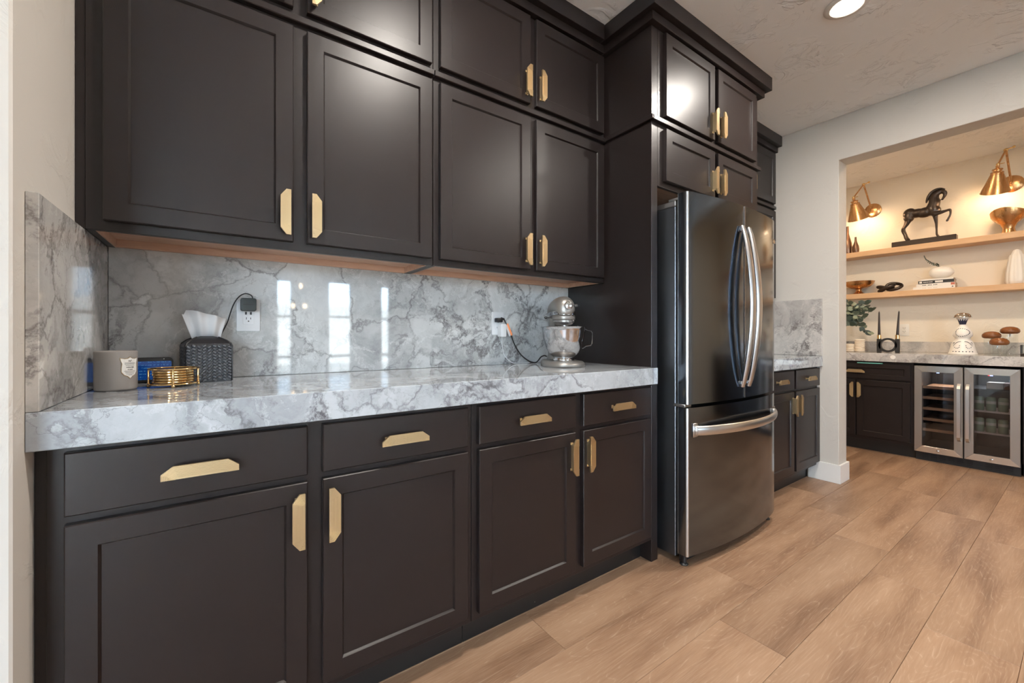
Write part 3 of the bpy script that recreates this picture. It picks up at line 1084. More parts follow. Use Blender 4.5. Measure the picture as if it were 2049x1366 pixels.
for k in range(5):
    z = ZC + 0.0112 + k * 0.0072
    dx, dy = random.uniform(-.0015, .0015), random.uniform(-.0015, .0015)
    tag(MB().lathe([(0.0001, 0), (0.046, 0), (0.0480, 0.0012), (0.0485, 0.0034), (0.0480, 0.0056), (0.0465, 0.0068), (0.043, 0.0068), (0.042, 0.0055), (0.0001, 0.0055)], (HX + dx, HYc + dy, z), 40).build('coaster', 'brass_polished'),
        '%s brass coaster of the stack in the brass rack' % ('bottom', 'second from bottom', 'middle', 'second from top', 'top')[k], 'coaster', 'brass coasters in the rack')

# tissue box cover
TW, TH = 0.120, 0.118
Mt = Matrix.Translation((0.2665, -0.0885, ZC)) @ Matrix.Rotation(math.radians(9), 4, 'Z')
tb = thing('tissue_box', (0.2665, -0.0885, ZC), 'black woven leather tissue box cover with white tissue', 'tissue box')
q = TW / 2
rings = []
for z, s_ in ((0.0, 1.0), (TH - 0.004, 1.0), (TH + 0.004, 0.96), (TH + 0.014, 0.78), (TH + 0.024, 0.48), (TH + 0.028, 0.25)):
    rings.append([Vector((x * q * s_, y * q * s_, z)) for x, y in ((-1, -1), (1, -1), (1, 1), (-1, 1))])
MB().rings(rings).build('box', 'leather_black', tb, Mt, smooth=20)
wv = MB()
cols, rows = 9, 12
for face in range(4):
    Rf = Matrix.Rotation(face * PI / 2, 4, 'Z')
    for i in range(cols):
        for j in range(rows):
            cx = -q + TW * (i + 0.5) / cols
            cz = TH * (j + 0.5) / rows + (0.0018 if i % 2 else -0.0018)
            if cz > TH - 0.003 or cz < 0.004:
                continue
            tilt = 0.6 if i in (3, 4) else -0.55
            hw, hh = TW / cols * 0.47, TH / rows * 0.37
            m_ = Rf @ Matrix.Translation((cx, -q - 0.0006, cz)) @ Matrix.Rotation(-tilt, 4, 'Y')
            P = [(-hw, 0.0012, -hh), (hw, 0.0012, -hh), (hw, 0.0012, hh), (-hw, 0.0012, hh), (-hw * .70, -0.0030, -hh * .55), (hw * .70, -0.0030, -hh * .55), (hw * .70, -0.0030, hh * .55), (-hw * .70, -0.0030, hh * .55)]
            wv._new([m_ @ Vector(p) for p in P], [(4, 5, 6, 7), (0, 1, 5, 4), (1, 2, 6, 5), (2, 3, 7, 6), (3, 0, 4, 7)])
wo = wv.build('weave', 'leather_weave', tb, Mt, smooth=0)
wo['kind'] = 'stuff'
cr_ = MB()
for sx in (-1, 1):
    for sy in (-1, 1):
        cr_.tube([Vector((sx * q, sy * q, 0.001)), Vector((sx * q, sy * q, TH - .004)), Vector((sx * q * .96, sy * q * .96, TH + .004)), Vector((sx * q * .78, sy * q * .78, TH + .014)), Vector((sx * q * .48, sy * q * .48, TH + .024))], 0.0028, 6)
cr_.build('corner_piping', 'leather_black', tb, Mt)
# tissue: a pleated fan
ts = MB()
n = 22
lo, hi = [], []
top = []
for k in range(n + 1):
    t = k / n
    wav = math.sin(t * 15) * 0.006 + math.sin(t * 7 + 1) * 0.005
    x0 = -0.036 + 0.074 * t
    x1 = -0.062 + 0.118 * t
    zt = 0.232 - 0.016 * abs(t - 0.18) - (0.014 if t < 0.06 else 0) - 0.014 * t
    lo.append((x0, wav * 0.5, 0.134 + 0.004 * abs(t - .5)))
    hi.append(((x0 + x1) / 2, wav * 1.3 - 0.003, (0.136 + zt) / 2))
    top.append((x1, wav * 2.0 - 0.008, zt))
for A, B in ((lo, hi), (hi, top)):
    for k in range(n):
        ts._new([A[k], A[k + 1], B[k + 1], B[k]], [(0, 1, 2, 3)])
bmesh.ops.remove_doubles(ts.bm, verts=ts.bm.verts, dist=1e-5)
tso = ts.build('tissue', 'tissue_white', tb, Mt, smooth=80)
md = tso.modifiers.new('thickness', 'SOLIDIFY')
md.thickness = 0.0012

# wall outlets
def outlet(x, z, label, usb=False, w=0.072, h=0.117, y=-0.0005):
    t = thing('wall_outlet', (x, y, z - h / 2), label, 'outlet', 'outlets on the walls')
    MB().prism([(x + a, z + b_) for a, b_ in rrect(w, h, 0.004)], y - 0.006, y, 'y', 0.002, 2).build('plate', 'white_plastic', t)
    MB().prism([(x + a, z + b_) for a, b_ in rrect(0.034, 0.067, 0.003)], y - 0.0078, y - 0.0061, 'y', 0.0006).build('receptacle', 'white_plastic', t)
    sl = MB()
    yy = y - 0.0079
    for dz in ((-0.021, 0.015) if not usb else (-0.012,)):
        sl.box(x - 0.0075, x - 0.0055, yy - 0.0003, yy, z + dz - 0.004, z + dz + 0.004).box(x + 0.0055, x + 0.0075, yy - 0.0003, yy, z + dz - 0.0035, z + dz + 0.0035)
        sl.lathe([(0.0001, 0), (0.0024, 0), (0.0024, 0.0003), (0.0001, 0.0003)], (0, 0, 0), 10, Matrix.Translation((x, yy, z + dz - 0.010)) @ Matrix.Rotation(PI / 2, 4, 'X'))
    if usb:
        sl.box(x - 0.011, x - 0.005, yy - 0.0003, yy, z + 0.0015, z + 0.0115).box(x + 0.004, x + 0.010, yy - 0.0003, yy, z + 0.0015, z + 0.0115)
    sl.build('slots', 'slot_dark', t, smooth=0)
    return t


outlet(0.3875, 1.136, 'white double outlet with USB slots above the tissue box, black charger plugged in', True)
outlet(1.464, 1.125, 'white wall outlet near the stand mixer with plugs in it')
chg = thing('charger', (0.3865, -0.03, 1.148), 'dark grey square charger with black cable in the USB outlet', 'charger')
MB().prism([(0.3865 + a, 1.1725 + b_) for a, b_ in rrect(0.048, 0.046, 0.007)], -0.036, -0.0088, 'y', 0.002, 2).build('body', 'charger_grey', chg)
mk = MB()
mk.box(0.370, 0.403, -0.0364, -0.0361, 1.1705, 1.1745)
for k in range(9):
    a = PI * (0.25 + 0.5 * k / 8)
    mk.box(0.390 + 0.012 * math.cos(a) - 0.001, 0.390 + 0.012 * math.cos(a) + 0.001, -0.0364, -0.0361, 1.1685 + 0.010 * math.sin(a), 1.170 + 0.010 * math.sin(a))
mk.build('mark', 'charger_mark', chg, smooth=0)
MB().tube(bez([(0.4, -0.020, 1.193), (0.397, -0.020, 1.204), (0.387, -0.020, 1.2105), (0.374, -0.020, 1.211), (0.358, -0.020, 1.199), (0.343, -0.020, 1.173), (0.332, -0.019, 1.138), (0.324, -0.018, 1.108), (0.308, -0.016, 1.07), (0.280, -0.014, 1.01), (0.240, -0.016, 0.950), (0.190, -0.030, 0.9175), (0.150, -0.040, 0.9168)]), 0.0020, 8).build('cable', 'black_plastic', chg)

# white usb charger and its cable
wc = thing('charger', (1.478, -0.03, 1.055), 'white block charger with thin white cable below the black mixer plug', 'charger')
MB().box(1.460, 1.494, -0.042, -0.0088, 1.056, 1.122, 0.004, 2).build('body', 'white_plastic', wc)
MB().tube(bez([(1.474, -0.027, 1.057), (1.475, -0.027, 1.04), (1.478, -0.026, 1.01), (1.490, -0.026, 0.964), (1.525, -0.027, 0.930), (1.560, -0.028, 0.918), (1.600, -0.022, 0.9165), (1.640, -0.016, 0.9170), (1.665, -0.012, 0.918)]), 0.0016, 8).build('cable', 'white_plastic', wc)

# ------------------------------------------------------------------ stand mixer
MXX, MXY, MXA = 1.660, -0.285, math.radians(-121)
Mm = Matrix.Translation((MXX, MXY, ZC)) @ Matrix.Rotation(MXA, 4, 'Z')
mx = thing('stand_mixer', (MXX, MXY, ZC), 'silver stand mixer with steel bowl at the end of the counter', 'mixer')


def outline(r, back, wb, n=18):
    pts = [(r * math.cos(a), r * math.sin(a)) for a in [-PI / 2 + PI * k / n for k in range(n + 1)]]
    rb = 0.03
    for sgn in (1, -1):
        arc = [(-back + rb - rb * math.sin(PI / 2 * k / 5), sgn * (wb - rb + rb * math.cos(PI / 2 * k / 5))) for k in range(6)]
        pts += arc if sgn == 1 else arc[::-1]
    return pts


rg = []
for z, s_ in ((0.0, 0.97), (0.003, 1.0), (0.012, 1.0), (0.020, 0.95), (0.026, 0.86), (0.028, 0.70)):
    rg.append([Vector((x * s_ if x > 0 else x * (0.5 + 0.5 * s_), y * s_, z)) for x, y in outline(0.104, 0.215, 0.085)])
MB().rings(rg).build('base', 'mixer_silver', mx, Mm, smooth=60)
rg = []
for z, rx, ry, cx in ((0.022, 0.062, 0.058, -0.145), (0.06, 0.052, 0.05, -0.148), (0.12, 0.046, 0.046, -0.150), (0.18, 0.048, 0.047, -0.148), (0.215, 0.056, 0.050, -0.142), (0.235, 0.060, 0.050, -0.140)):
    rg.append([Vector((cx + rx * math.cos(2 * PI * k / 28), ry * math.sin(2 * PI * k / 28), z)) for k in range(28)])
MB().rings(rg).build('column', 'mixer_silver', mx, Mm, smooth=60)
rg = []
for x, ry, rz, zc in ((-0.232, 0.012, 0.014, 0.272), (-0.226, 0.030, 0.034, 0.272), (-0.205, 0.046, 0.050, 0.274), (-0.16, 0.053, 0.059, 0.276), (-0.10, 0.055, 0.062, 0.278), (-0.03, 0.055, 0.062, 0.278), (0.015, 0.053, 0.060, 0.277), (0.042, 0.047, 0.054, 0.275), (0.058, 0.037, 0.043, 0.272), (0.066, 0.022, 0.026, 0.270), (0.068, 0.008, 0.010, 0.270)):
    rg.append([Vector((x, ry * math.cos(2 * PI * k / 32), zc + (rz if math.sin(2 * PI * k / 32) > 0 else rz * 0.85) * math.sin(2 * PI * k / 32))) for k in range(32)])
MB().rings(rg).build('head', 'mixer_silver', mx, Mm, smooth=70)


def band_out(r, back):
    return [(0.008 + r * math.cos(a), r * math.sin(a)) for a in [-PI / 2 + PI * k / 20 for k in range(21)]] + [(-back, r), (-back, -r)]


bd = MB().prism(band_out(0.0575, 0.19), 0.246, 0.264, 'z', 0.001).build('band', 'chrome', mx, Mm)
me = text_mesh('KITCHENAID', 0.0135, 0.0004)
for v in me.vertices:
    s_, t_, d_ = v.co
    a = s_ / 0.0575 - 0.42
    v.co = Vector((0.008 + (0.0579 + d_) * math.cos(a), (0.0579 + d_) * math.sin(a), 0.255 + t_))
me.transform(Mm)
me.transform(Matrix.Translation(-WO[bd.name]))
link('lettering', me, 'ink', WO[bd.name], bd, 0)
MB().lathe([(0.053, 0), (0.055, 0.003), (0.055, 0.018), (0.052, 0.024)], (0.006, 0, 0.222), 36).lathe([(0.05, 0), (0.050, 0.012)], (0.006, 0, 0.212), 36).build('collar', 'mixer_silver', mx, Mm, smooth=60)
MB().lathe([(0.018, 0), (0.034, 0.002), (0.044, 0.008), (0.046, 0.014), (0.040, 0.016)], (0.004, 0, 0.197), 36).lathe([(0.008, 0), (0.008, 0.03)], (0.018, 0, 0.170), 14).lathe([(0.012, 0), (0.014, 0.004), (0.012, 0.012)], (0.018, 0, 0.187), 16).build('planetary', 'steel_bright', mx, Mm, smooth=60)
MB().lathe([(0.0001, 0.010), (0.014, 0.010), (0.0175, 0.008), (0.0195, 0.004), (0.0205, -0.012)][::-1], (0, 0, 0), 28, Matrix.Translation((0.0640, 0.010, 0.288)) @ Matrix.Rotation(PI / 2, 4, 'Y') @ Matrix.Rotation(0, 4, 'Z')).build('hub_cap', 'chrome', mx, Mm)
MB().lathe([(0.003, 0), (0.003, 0.014), (0.0085, 0.015), (0.0095, 0.020), (0.0085, 0.028), (0.0001, 0.030)], (0, 0, 0), 14, Matrix.Translation((0.050, 0.028, 0.288)) @ Matrix.Rotation(-PI / 2, 4, 'X')).build('knob', 'black_plastic', mx, Mm)
MB().tube([(-0.03, -0.055, 0.236), (-0.03, -0.075, 0.236)], 0.0022, 8).ball((-0.03, -0.081, 0.236), (0.006, 0.009, 0.006), 12, 8).build('speed_lever', 'black_plastic', mx, Mm)
bw = MB().lathe([(0.050, 0.0), (0.052, 0.003), (0.0505, 0.014), (0.047, 0.016), (0.049, 0.020), (0.058, 0.026), (0.072, 0.040), (0.085, 0.062), (0.094, 0.088), (0.100, 0.115), (0.1045, 0.145), (0.1075, 0.162), (0.1095, 0.1635), (0.1085, 0.165), (0.1055, 0.162), (0.098, 0.115), (0.083, 0.062), (0.070, 0.042), (0.0001, 0.030)], (0, 0, 0.026), 56).build('bowl', 'chrome', mx, Mm, smooth=60)
ha = math.radians(-35) - MXA
hd = Vector((math.cos(ha), math.sin(ha), 0))
hp = [hd * 0.104 + Vector((0, 0, 0.182)), hd * 0.113 + Vector((0, 0, 0.176)), hd * 0.134 + Vector((0, 0, 0.171)), hd * 0.140 + Vector((0, 0, 0.162)), hd * 0.138 + Vector((0, 0, 0.108)), hd * 0.132 + Vector((0, 0, 0.101)), hd * 0.108 + Vector((0, 0, 0.097)), hd * 0.092 + Vector((0, 0, 0.086))]
MB().tube(hp, 0.004, 8, (2.0, 0.6), (0, 0, 1)).build('bowl_handle', 'chrome', bw, Mm)
cd_ = [(1.478, -0.022, 1.150), (1.492, -0.022, 1.143), (1.506, -0.024, 1.118), (1.531, -0.026, 1.068), (1.556, -0.028, 1.012), (1.595, -0.032, 0.960), (1.640, -0.040, 0.928), (1.672, -0.045, 0.9195), (1.690, -0.048, 0.926), (1.712, -0.050, 0.948), (1.735, -0.052, 0.955), (1.742, -0.062, 0.950)]
cb = MB().tube(bez(cd_), 0.0034, 8).build('power_cord', 'black_plastic', mx)
MB().box(1.440, 1.476, -0.036, -0.0088, 1.130, 1.152, 0.004, 2).tube([(1.474, -0.022, 1.150), (1.492, -0.022, 1.146)], [0.007, 0.005], 8).build('plug', 'black_plastic', cb)
MB().prism([(1.503, 1.122), (1.512, 1.126), (1.540, 1.066), (1.530, 1.062)], -0.0295, -0.0285, 'y').build('warning_tag', 'orange_tag', cb, smooth=0)
MB().prism([(1.4965, 1.112), (1.505, 1.118), (1.530, 1.064), (1.519, 1.057)], -0.0285, -0.0275, 'y').build('paper_tag', 'tag_white', cb, smooth=0)

# ------------------------------------------------------------------ ceiling cans
def can_light(x, y, label, power=CAN_POWER, col=(1.0, 0.93, 0.85)):
    t = thing('ceiling_light', (x, y, CEIL - 0.02), label, 'ceiling light', 'recessed ceiling lights')
    MB().lathe([(0.062, 0.019), (0.088, 0.019), (0.090, 0.016), (0.082, 0.010), (0.066, 0.009), (0.062, 0.012)], (x, y, CEIL - 0.0195), 40).build('trim_ring', 'trim_white', t)
    MB().lathe([(0.0001, 0.0), (0.058, 0.0), (0.062, 0.003), (0.062, 0.006), (0.0001, 0.006)], (x, y, CEIL - 0.0105), 36).build('lens', 'lamp_glow', t)
    L = bpy.data.lights.new('can_lamp', 'AREA')
    L.shape = 'DISK'
    L.size = 0.12
    L.energy = power
    L.color = col
    o = bpy.data.objects.new('can_lamp', L)
    COL.objects.link(o)
    o.parent = t
    o.location = (0, 0, 0.004)


can_light(2.745, -1.085, 'glowing recessed ceiling light in front of the refrigerator tower')
can_light(1.04, -1.085, 'recessed ceiling light over the counter aisle by the plaster wall')
can_light(2.66, -2.08, 'recessed ceiling light further out from the refrigerator')
can_light(-1.2, -2.6, 'unseen fill light added in the ceiling near the added glass door')  # out of view, added for ambient fill

can_light(4.50, -0.55, 'recessed ceiling light just inside the bar opening, over the pier', 11.0, (1.0, 0.77, 0.53))
can_light(4.50, -1.75, 'recessed ceiling light in the middle of the bar', 11.0, (1.0, 0.77, 0.53))

# chandelier out in the room, seen mirrored in the splash
chd = thing('chandelier', (1.0, -3.2, 2.0), 'small three bulb chandelier hanging in the room behind the aisle', 'chandelier')
MB().tube([(1.0, -3.2, CEIL - 0.02), (1.0, -3.2, 1.62)], 0.006, 8).build('rod', 'brass', chd)
MB().lathe([(0.06, 0.0), (0.06, 0.015), (0.02, 0.018)], (1.0, -3.2, CEIL - 0.019), 24).build('ceiling_rose', 'brass', chd)
for bx_, bz_, by_ in ((1.02, 1.600, -3.2), (0.945, 1.385, -3.2), (1.06, 1.385, -3.2)):
    MB().tube(bez([(1.0, -3.2, 1.64), (bx_, by_, 1.60), (bx_, by_, bz_ + 0.03)], 5), 0.004, 6).build('arm', 'brass', chd)
    MB().ball((bx_, by_, bz_), (0.018, 0.018, 0.028), 12, 8).build('bulb', 'bulb_glow', chd)

# ------------------------------------------------------------------ bar
XB = 5.17
ZBT, ZBB = 0.906, 0.830
FBar = frame((XB + 0.030, 0, 0), (0, -1, 0), (-1, 0, 0))
tag(MB().box(XB, XBW - 0.0005, -3.39, 0.018, ZBB, ZBT, 0.0015).build('countertop', 'marble_bar', smooth=0), 'veined marble countertop of the bar, warm lamplight in its tint', 'countertop')
tag(MB().box(XBW - 0.019, XBW - 0.0005, -3.39, 0.018, ZBT + 0.0006, 1.006, 0.001).build('backsplash', 'marble_bar', smooth=0), 'low marble upstand along the bar wall', 'backsplash')
cab = thing('base_cabinet', (XB + 0.3, -0.46, 0), 'dark bar cabinet with one wide drawer beside the wine cooler', 'cabinet', 'bar cabinets')
y0, y1 = -0.083, -0.857
MB().box(XB + 0.049, XBW - 0.02, y1, y0, 0.105, ZBB - 0.001).build('body', 'cabinet_paint', cab, smooth=0)
MB().box(XB + 0.030, XB + 0.048, y1, y0, 0.105, ZBB - 0.001).build('face_frame', 'cabinet_paint', cab, smooth=0)
MB().box(XB + 0.085, XB + 0.10, y1, y0, 0.0, 0.105).build('toe_kick', 'toe_paint', cab, smooth=0)
drawer(cab, FBar, 0.092, 0.838, 0.668, 0.806, inset=True)
shaker(cab, FBar, 0.092, 0.462, 0.135, 0.652, side='r', at='top')
shaker(cab, FBar, 0.468, 0.838, 0.135, 0.652, side='l', at='top')
cab = thing('base_cabinet', (XB + 0.3, -2.0, 0), 'dark bar cabinet on the far side of the wine cooler', 'cabinet', 'bar cabinets')
MB().box(XB + 0.030, XBW - 0.02, -3.39, -1.452, 0.105, ZBB - 0.001).build('body', 'cabinet_paint', cab, smooth=0)
MB().box(XB + 0.085, XB + 0.10, -3.39, -1.452, 0.0, 0.105).build('toe_kick', 'toe_paint', cab, smooth=0)
for k in range(4):
    shaker(cab, FBar, 1.475 + k * 0.475, 1.93 + k * 0.475, 0.135, 0.806, side='r' if k % 2 == 0 else 'l', at='top')
o = MB().box(XB + 0.001, XB + 0.029, -0.655, -0.476, 0.8075, 0.8165, 0.001).build('glass_strip', 'teal_glass', smooth=0)
tag(o, 'teal glass strip tucked under the bar countertop edge', 'strip')
o = MB().lathe([(0.0001, 0), (0.017, 0), (0.019, 0.002), (0.017, 0.004), (0.0001, 0.005)], (0, 0, 0), 24, Matrix.Translation((XB - 0.0005, -0.729, 0.872)) @ Matrix.Rotation(-PI / 2, 4, 'Y')).build('pale_disc', 'ceramic_white')  # plain pale disc on the counter edge
tag(o, 'small round pale button on the edge of the bar countertop', 'disc')

# wine cooler
wcl = thing('wine_cooler', (XB + 0.3, -1.153, 0), 'stainless steel two-door wine and drinks cooler under the bar', 'wine cooler')
WY0, WY1 = -0.864, -1.442
xi = XB + 0.048
shell = MB()
shell.box(xi, XBW - 0.06, WY0 - 0.022, WY0, 0.075, 0.81).box(xi, XBW - 0.06, WY1, WY1 + 0.022, 0.075, 0.81).box(xi, XBW - 0.06, WY1 + 0.022, WY0 - 0.022, 0.79, 0.81).box(xi, XBW - 0.06, WY1 + 0.022, WY0 - 0.022, 0.075, 0.105)
shell.box(XBW - 0.08, XBW - 0.06, WY1 + 0.022, WY0 - 0.022, 0.105, 0.79).box(xi, XBW - 0.08, -1.168, -1.138, 0.105, 0.79)
shell.build('body', 'cooler_inside', wcl, smooth=0)
MB().box(XB + 0.060, XB + 0.075, WY1, WY0, 0.0, 0.0745).build('plinth', 'black_plastic', wcl, smooth=0)
gr = MB()
for k in range(10):
    yy = WY0 - 0.045 - k * 0.051
    for j in range(3):
        gr.box(XB + 0.055, XB + 0.0595, yy - 0.036, yy, 0.016 + j * 0.016, 0.024 + j * 0.016)
gr.build('vent_slats', 'dark_gap', wcl, smooth=0)
for yl, yr, gl_, gr_, hy, idx in ((-0.864, -1.149, -0.911, -1.099, -1.129, 0), (-1.157, -1.442, -1.207, -1.392, -1.177, 1)):
    z0, z1, g0, g1 = 0.078, 0.808, 0.130, 0.757
    fx0, fx1 = XB + 0.010, XB + 0.046
    do = thing('door', (XB + 0.028, (yl + yr) / 2, z0), 'steel framed glass door', None)
    do.parent = wcl
    do.location = WO[do.name] - WO[wcl.name]
    for P in ([(yl, z0), (yl, z1), (gl_, g1), (gl_, g0)], [(yr, z1), (yr, z0), (gr_, g0), (gr_, g1)]):
        MB().prism(P, fx0, fx1, 'x', 0.0008).build('stile', 'steel_stile', do, smooth=0)
    for P in ([(yl, z1), (yr, z1), (gr_, g1), (gl_, g1)], [(yl, z0), (gl_, g0), (gr_, g0), (yr, z0)]):
        MB().prism(P, fx0, fx1, 'x', 0.0008).build('rail', 'steel_brushed', do, smooth=0)
    Lc = bpy.data.lights.new('cooler_lamp', 'AREA')
    Lc.shape = 'RECTANGLE'
    Lc.size, Lc.size_y = 0.20, 0.12
    Lc.energy = 1.5
    Lc.color = (1.0, 0.93, 0.86) if idx == 0 else (0.85, 0.93, 1.0)
    lo_ = bpy.data.objects.new('cooler_lamp', Lc)
    COL.objects.link(lo_)
    lo_.parent = wcl
    lo_.location = Vector((XB + 0.34, (gl_ + gr_) / 2, 0.786)) - WO[wcl.name]
    MB().box(fx0 + 0.008, fx0 + 0.012, gr_, gl_, g0, g1).build('pane', 'cooler_glass', do, smooth=0)
    hp = [(fx0 + 0.001, hy, 0.212), (fx0 - 0.020, hy, 0.226), (fx0 - 0.034, hy, 0.245), (fx0 - 0.036, hy, 0.27), (fx0 - 0.036, hy, 0.61), (fx0 - 0.034, hy, 0.635), (fx0 - 0.020, hy, 0.657), (fx0 + 0.001, hy, 0.671)]
    rings = []
    for i, p in enumerate(hp):
        p = Vector(p)
        t = (Vector(hp[min(i + 1, 7)]) - Vector(hp[max(i - 1, 0)])).normalized()
        nrm = Vector((t.z, 0, -t.x))
        rings.append([p + Vector((0, sy * 0.0095, 0)) + nrm * sn * 0.004 for sy, sn in ((-1, -1), (1, -1), (1, 1), (-1, 1))])
    MB().rings(rings).build('handle', 'steel_bright', do, smooth=20)
    yc = (gl_ + gr_) / 2
    MB().lathe([(0.0001, 0), (0.009, 0), (0.010, 0.003), (0.006, 0.006), (0.0001, 0.006)], (0, 0, 0), 18, Matrix.Translation((fx0, yc - (0.0 if idx == 0 else 0.0), 0.103)) @ Matrix.Rotation(-PI / 2, 4, 'Y')).build('lock', 'chrome', do)
    MB().box(XB + 0.05, XB + 0.056, yc - 0.004, yc + 0.012, 0.748, 0.754).build('display_light', 'led_blue', wcl, smooth=0)
MB().box(XB + 0.05, XB + 0.056, -1.288, -1.278, 0.748, 0.754).build('display_light', 'led_red', wcl, smooth=0)
for z in (0.625, 0.535, 0.443, 0.352, 0.262):
    r_ = MB().box(XB + 0.062, XB + 0.080, -1.132, -0.892, z - 0.011, z + 0.011, 0.001)
    r_.box(XB + 0.08, XBW - 0.12, -1.125, -0.90, z - 0.006, z - 0.002)
    r_.build('wine_rack', 'rack_wood', wcl, smooth=0)
for z in (0.463, 0.292):
    ws = MB()
    for k in range(9):
        ws.box(XB + 0.10 + k * 0.04, XB + 0.103 + k * 0.04, -1.418, -1.17, z - 0.004, z)
    ws.box(XB + 0.095, XB + 0.099, -1.418, -1.17, z - 0.008, z + 0.006)
    ws.build('wire_shelf', 'steel_bright', wcl, smooth=0)
for zi, z in enumerate((0.4634, 0.2924)):
    for k, yy in enumerate((-1.222, -1.284, -1.348)):
        c = thing('drink_can', (XB + 0.150, yy, z), 'green drink can %s on the %s wire shelf of the cooler' % (('next to the middle divider', 'between two others', 'by the outer side wall')[k], 'upper' if zi == 0 else 'lower'), 'can', 'drink cans in the cooler, %s shelf' % ('upper' if zi == 0 else 'lower'))
        MB().lathe([(0.0001, 0.002), (0.020, 0.002), (0.022, 0.0), (0.025, 0.002), (0.0275, 0.008), (0.0275, 0.098), (0.0245, 0.106), (0.0225, 0.110), (0.0215, 0.108), (0.0001, 0.1075)], (XB + 0.150, yy, z), 24).build('shell', 'can_green', c)
        MB().lathe([(0.0276, 0.0), (0.0278, 0.002), (0.0278, 0.020), (0.0276, 0.022)], (XB + 0.150, yy, z + 0.058), 24, cap=(False, False)).build('label_band', 'can_label', c)
tag(MB().box(XB + 0.13, XB + 0.25, -1.350, -1.262, 0.640, 0.690, 0.002).build('carton', 'carton_cream', smooth=0), 'cream carton on the top shelf of the cooler beside a brown carton', 'carton')
tag(MB().box(XB + 0.13, XB + 0.25, -1.410, -1.353, 0.640, 0.690, 0.002).build('carton', 'carton_brown', smooth=0), 'brown carton on the top shelf of the cooler beside a cream carton', 'carton')
MB().box(XB + 0.10, XBW - 0.12, -1.418, -1.17, 0.634, 0.6385).build('wire_shelf', 'cooler_inside', wcl, smooth=0)

# shelves
XS = 5.58
ZS1, ZS2 = 1.911, 1.488
for z, lab in ((ZS1, 'upper pale oak wall shelf carrying the horse statue'), (ZS2, 'lower pale oak wall shelf carrying the books')):
    tag(MB().box(XS, XBW - 0.0005, -3.38, 0.017, z - 0.050, z, 0.0012).build('wall_shelf', 'shelf_wood', smooth=0), lab, 'shelf', 'oak shelves over the bar')
ZS1 += 0.0004
ZS2 += 0.0004

# sconces
def sconce(yw, topj, neck, mouth, label):
    """wall rose at yw; two-link arm; cone shade turned towards the wall"""
    zw = 2.350
    t = thing('wall_lamp', (XBW, yw, zw), label, 'wall lamp', 'brass swing-arm lamps over the bar')
    Rx = Matrix.Translation((XBW - 0.0005, yw, zw)) @ Matrix.Rotation(-PI / 2, 4, 'Y')
    MB().lathe([(0.0001, 0), (0.070, 0), (0.070, 0.004), (0.066, 0.008), (0.030, 0.018), (0.012, 0.020), (0.012, 0.045), (0.0001, 0.046)], (0, 0, 0), 40, Rx).build('wall_plate', 'copper_brass', t)
    el = Vector((XBW - 0.040, yw, zw))
    topj, neck, mouth = Vector(topj), Vector(neck), Vector(mouth)
    MB().tube([el, topj], 0.0075, 10).build('lower_arm', 'copper_brass', t)
    MB().tube([topj, neck], 0.0065, 10).build('upper_arm', 'copper_brass', t)
    MB().ball(topj, 0.014, 12, 8).tube([topj, topj + Vector((0.0, -0.038, 0.010))], [0.0045, 0.0045], 8).ball(topj + Vector((0, -0.042, 0.011)), (0.006, 0.010, 0.010), 10, 6).build('joint', 'brass_polished', t)
    MB().ball(neck, 0.012, 12, 8).tube([neck, neck + Vector((0, -0.036, 0.002))], 0.0035, 8).build('joint', 'brass_polished', t)
    ax = mouth - neck
    Lh = ax.length
    q = Vector((0, 0, -1)).rotation_difference(ax.normalized()).to_matrix().to_4x4()
    Ms = Matrix.Translation(neck) @ q
    so = MB().lathe([(0.010, -0.005), (0.013, -0.016), (0.010, -0.026), (0.012, -0.030), (0.030, -0.036), (0.032, -0.042), (0.026, -0.046), (0.026, -0.060), (0.037, -0.062), (0.039, -0.068), (0.036, -0.072), (0.086, -Lh + 0.002), (0.088, -Lh), (0.085, -Lh), (0.034, -0.076), (0.0001, -0.075)], (0, 0, 0), 44, Ms).build('shade', 'copper_brass', t, smooth=32)
    MB().ball((0, 0, -0.115), 0.024, 14, 10, Ms).build('bulb', 'bulb_glow', so)
    L = bpy.data.lights.new('sconce_lamp', 'POINT')
    L.energy = SCONCE_POWER
    L.color = (1.0, 0.70, 0.43)
    L.shadow_soft_size = 0.05
    o = bpy.data.objects.new('sconce_lamp', L)
    COL.objects.link(o)
    o.parent = t
    o.location = (Ms @ Vector((0, 0, -Lh + 0.020))) - WO[t.name]


sconce(-0.440, (5.61, -0.411, 2.588), (5.49, -0.362, 2.447), (5.59, -0.376, 2.248), 'brass swing-arm wall lamp over the bottle vases')
sconce(-1.354, (5.61, -1.337, 2.598), (5.49, -1.305, 2.460), (5.59, -1.280, 2.262), 'brass swing-arm wall lamp over the brass goblet bowl')

# bottle vases
for y, x, h, r, lab in ((-0.272, 5.635, 0.285, 0.040, 'tall dark bronze bottle vase on the upper shelf'), (-0.346, 5.615, 0.160, 0.029, 'short dark bronze bottle vase beside the tall one')):
    tag(MB().lathe([(0.0001, 0), (r * .82, 0), (r * .92, h * .04), (r, h * .22), (r * .92, h * .40), (r * .55, h * .60), (r * .33, h * .74), (r * .29, h * .97), (r * .34, h), (r * .24, h), (r * .2, h * .9), (0.0001, h * .9)], (x, y, ZS1), 36).build('bottle_vase', 'bronze_bottle', smooth=60), lab, 'vase', 'bronze bottle vases')

# horse statue
HZ = ZS1
hs = thing('horse_statue', (5.626, -0.842, HZ), 'dark bronze prancing horse statue on a long plinth', 'statue')
MB().box(5.586, 5.664, -1.058, -0.628, HZ, HZ + 0.048, 0.003).build('plinth', 'bronze_dark', hs, smooth=0)
HX_ = 5.626
hb = MB()


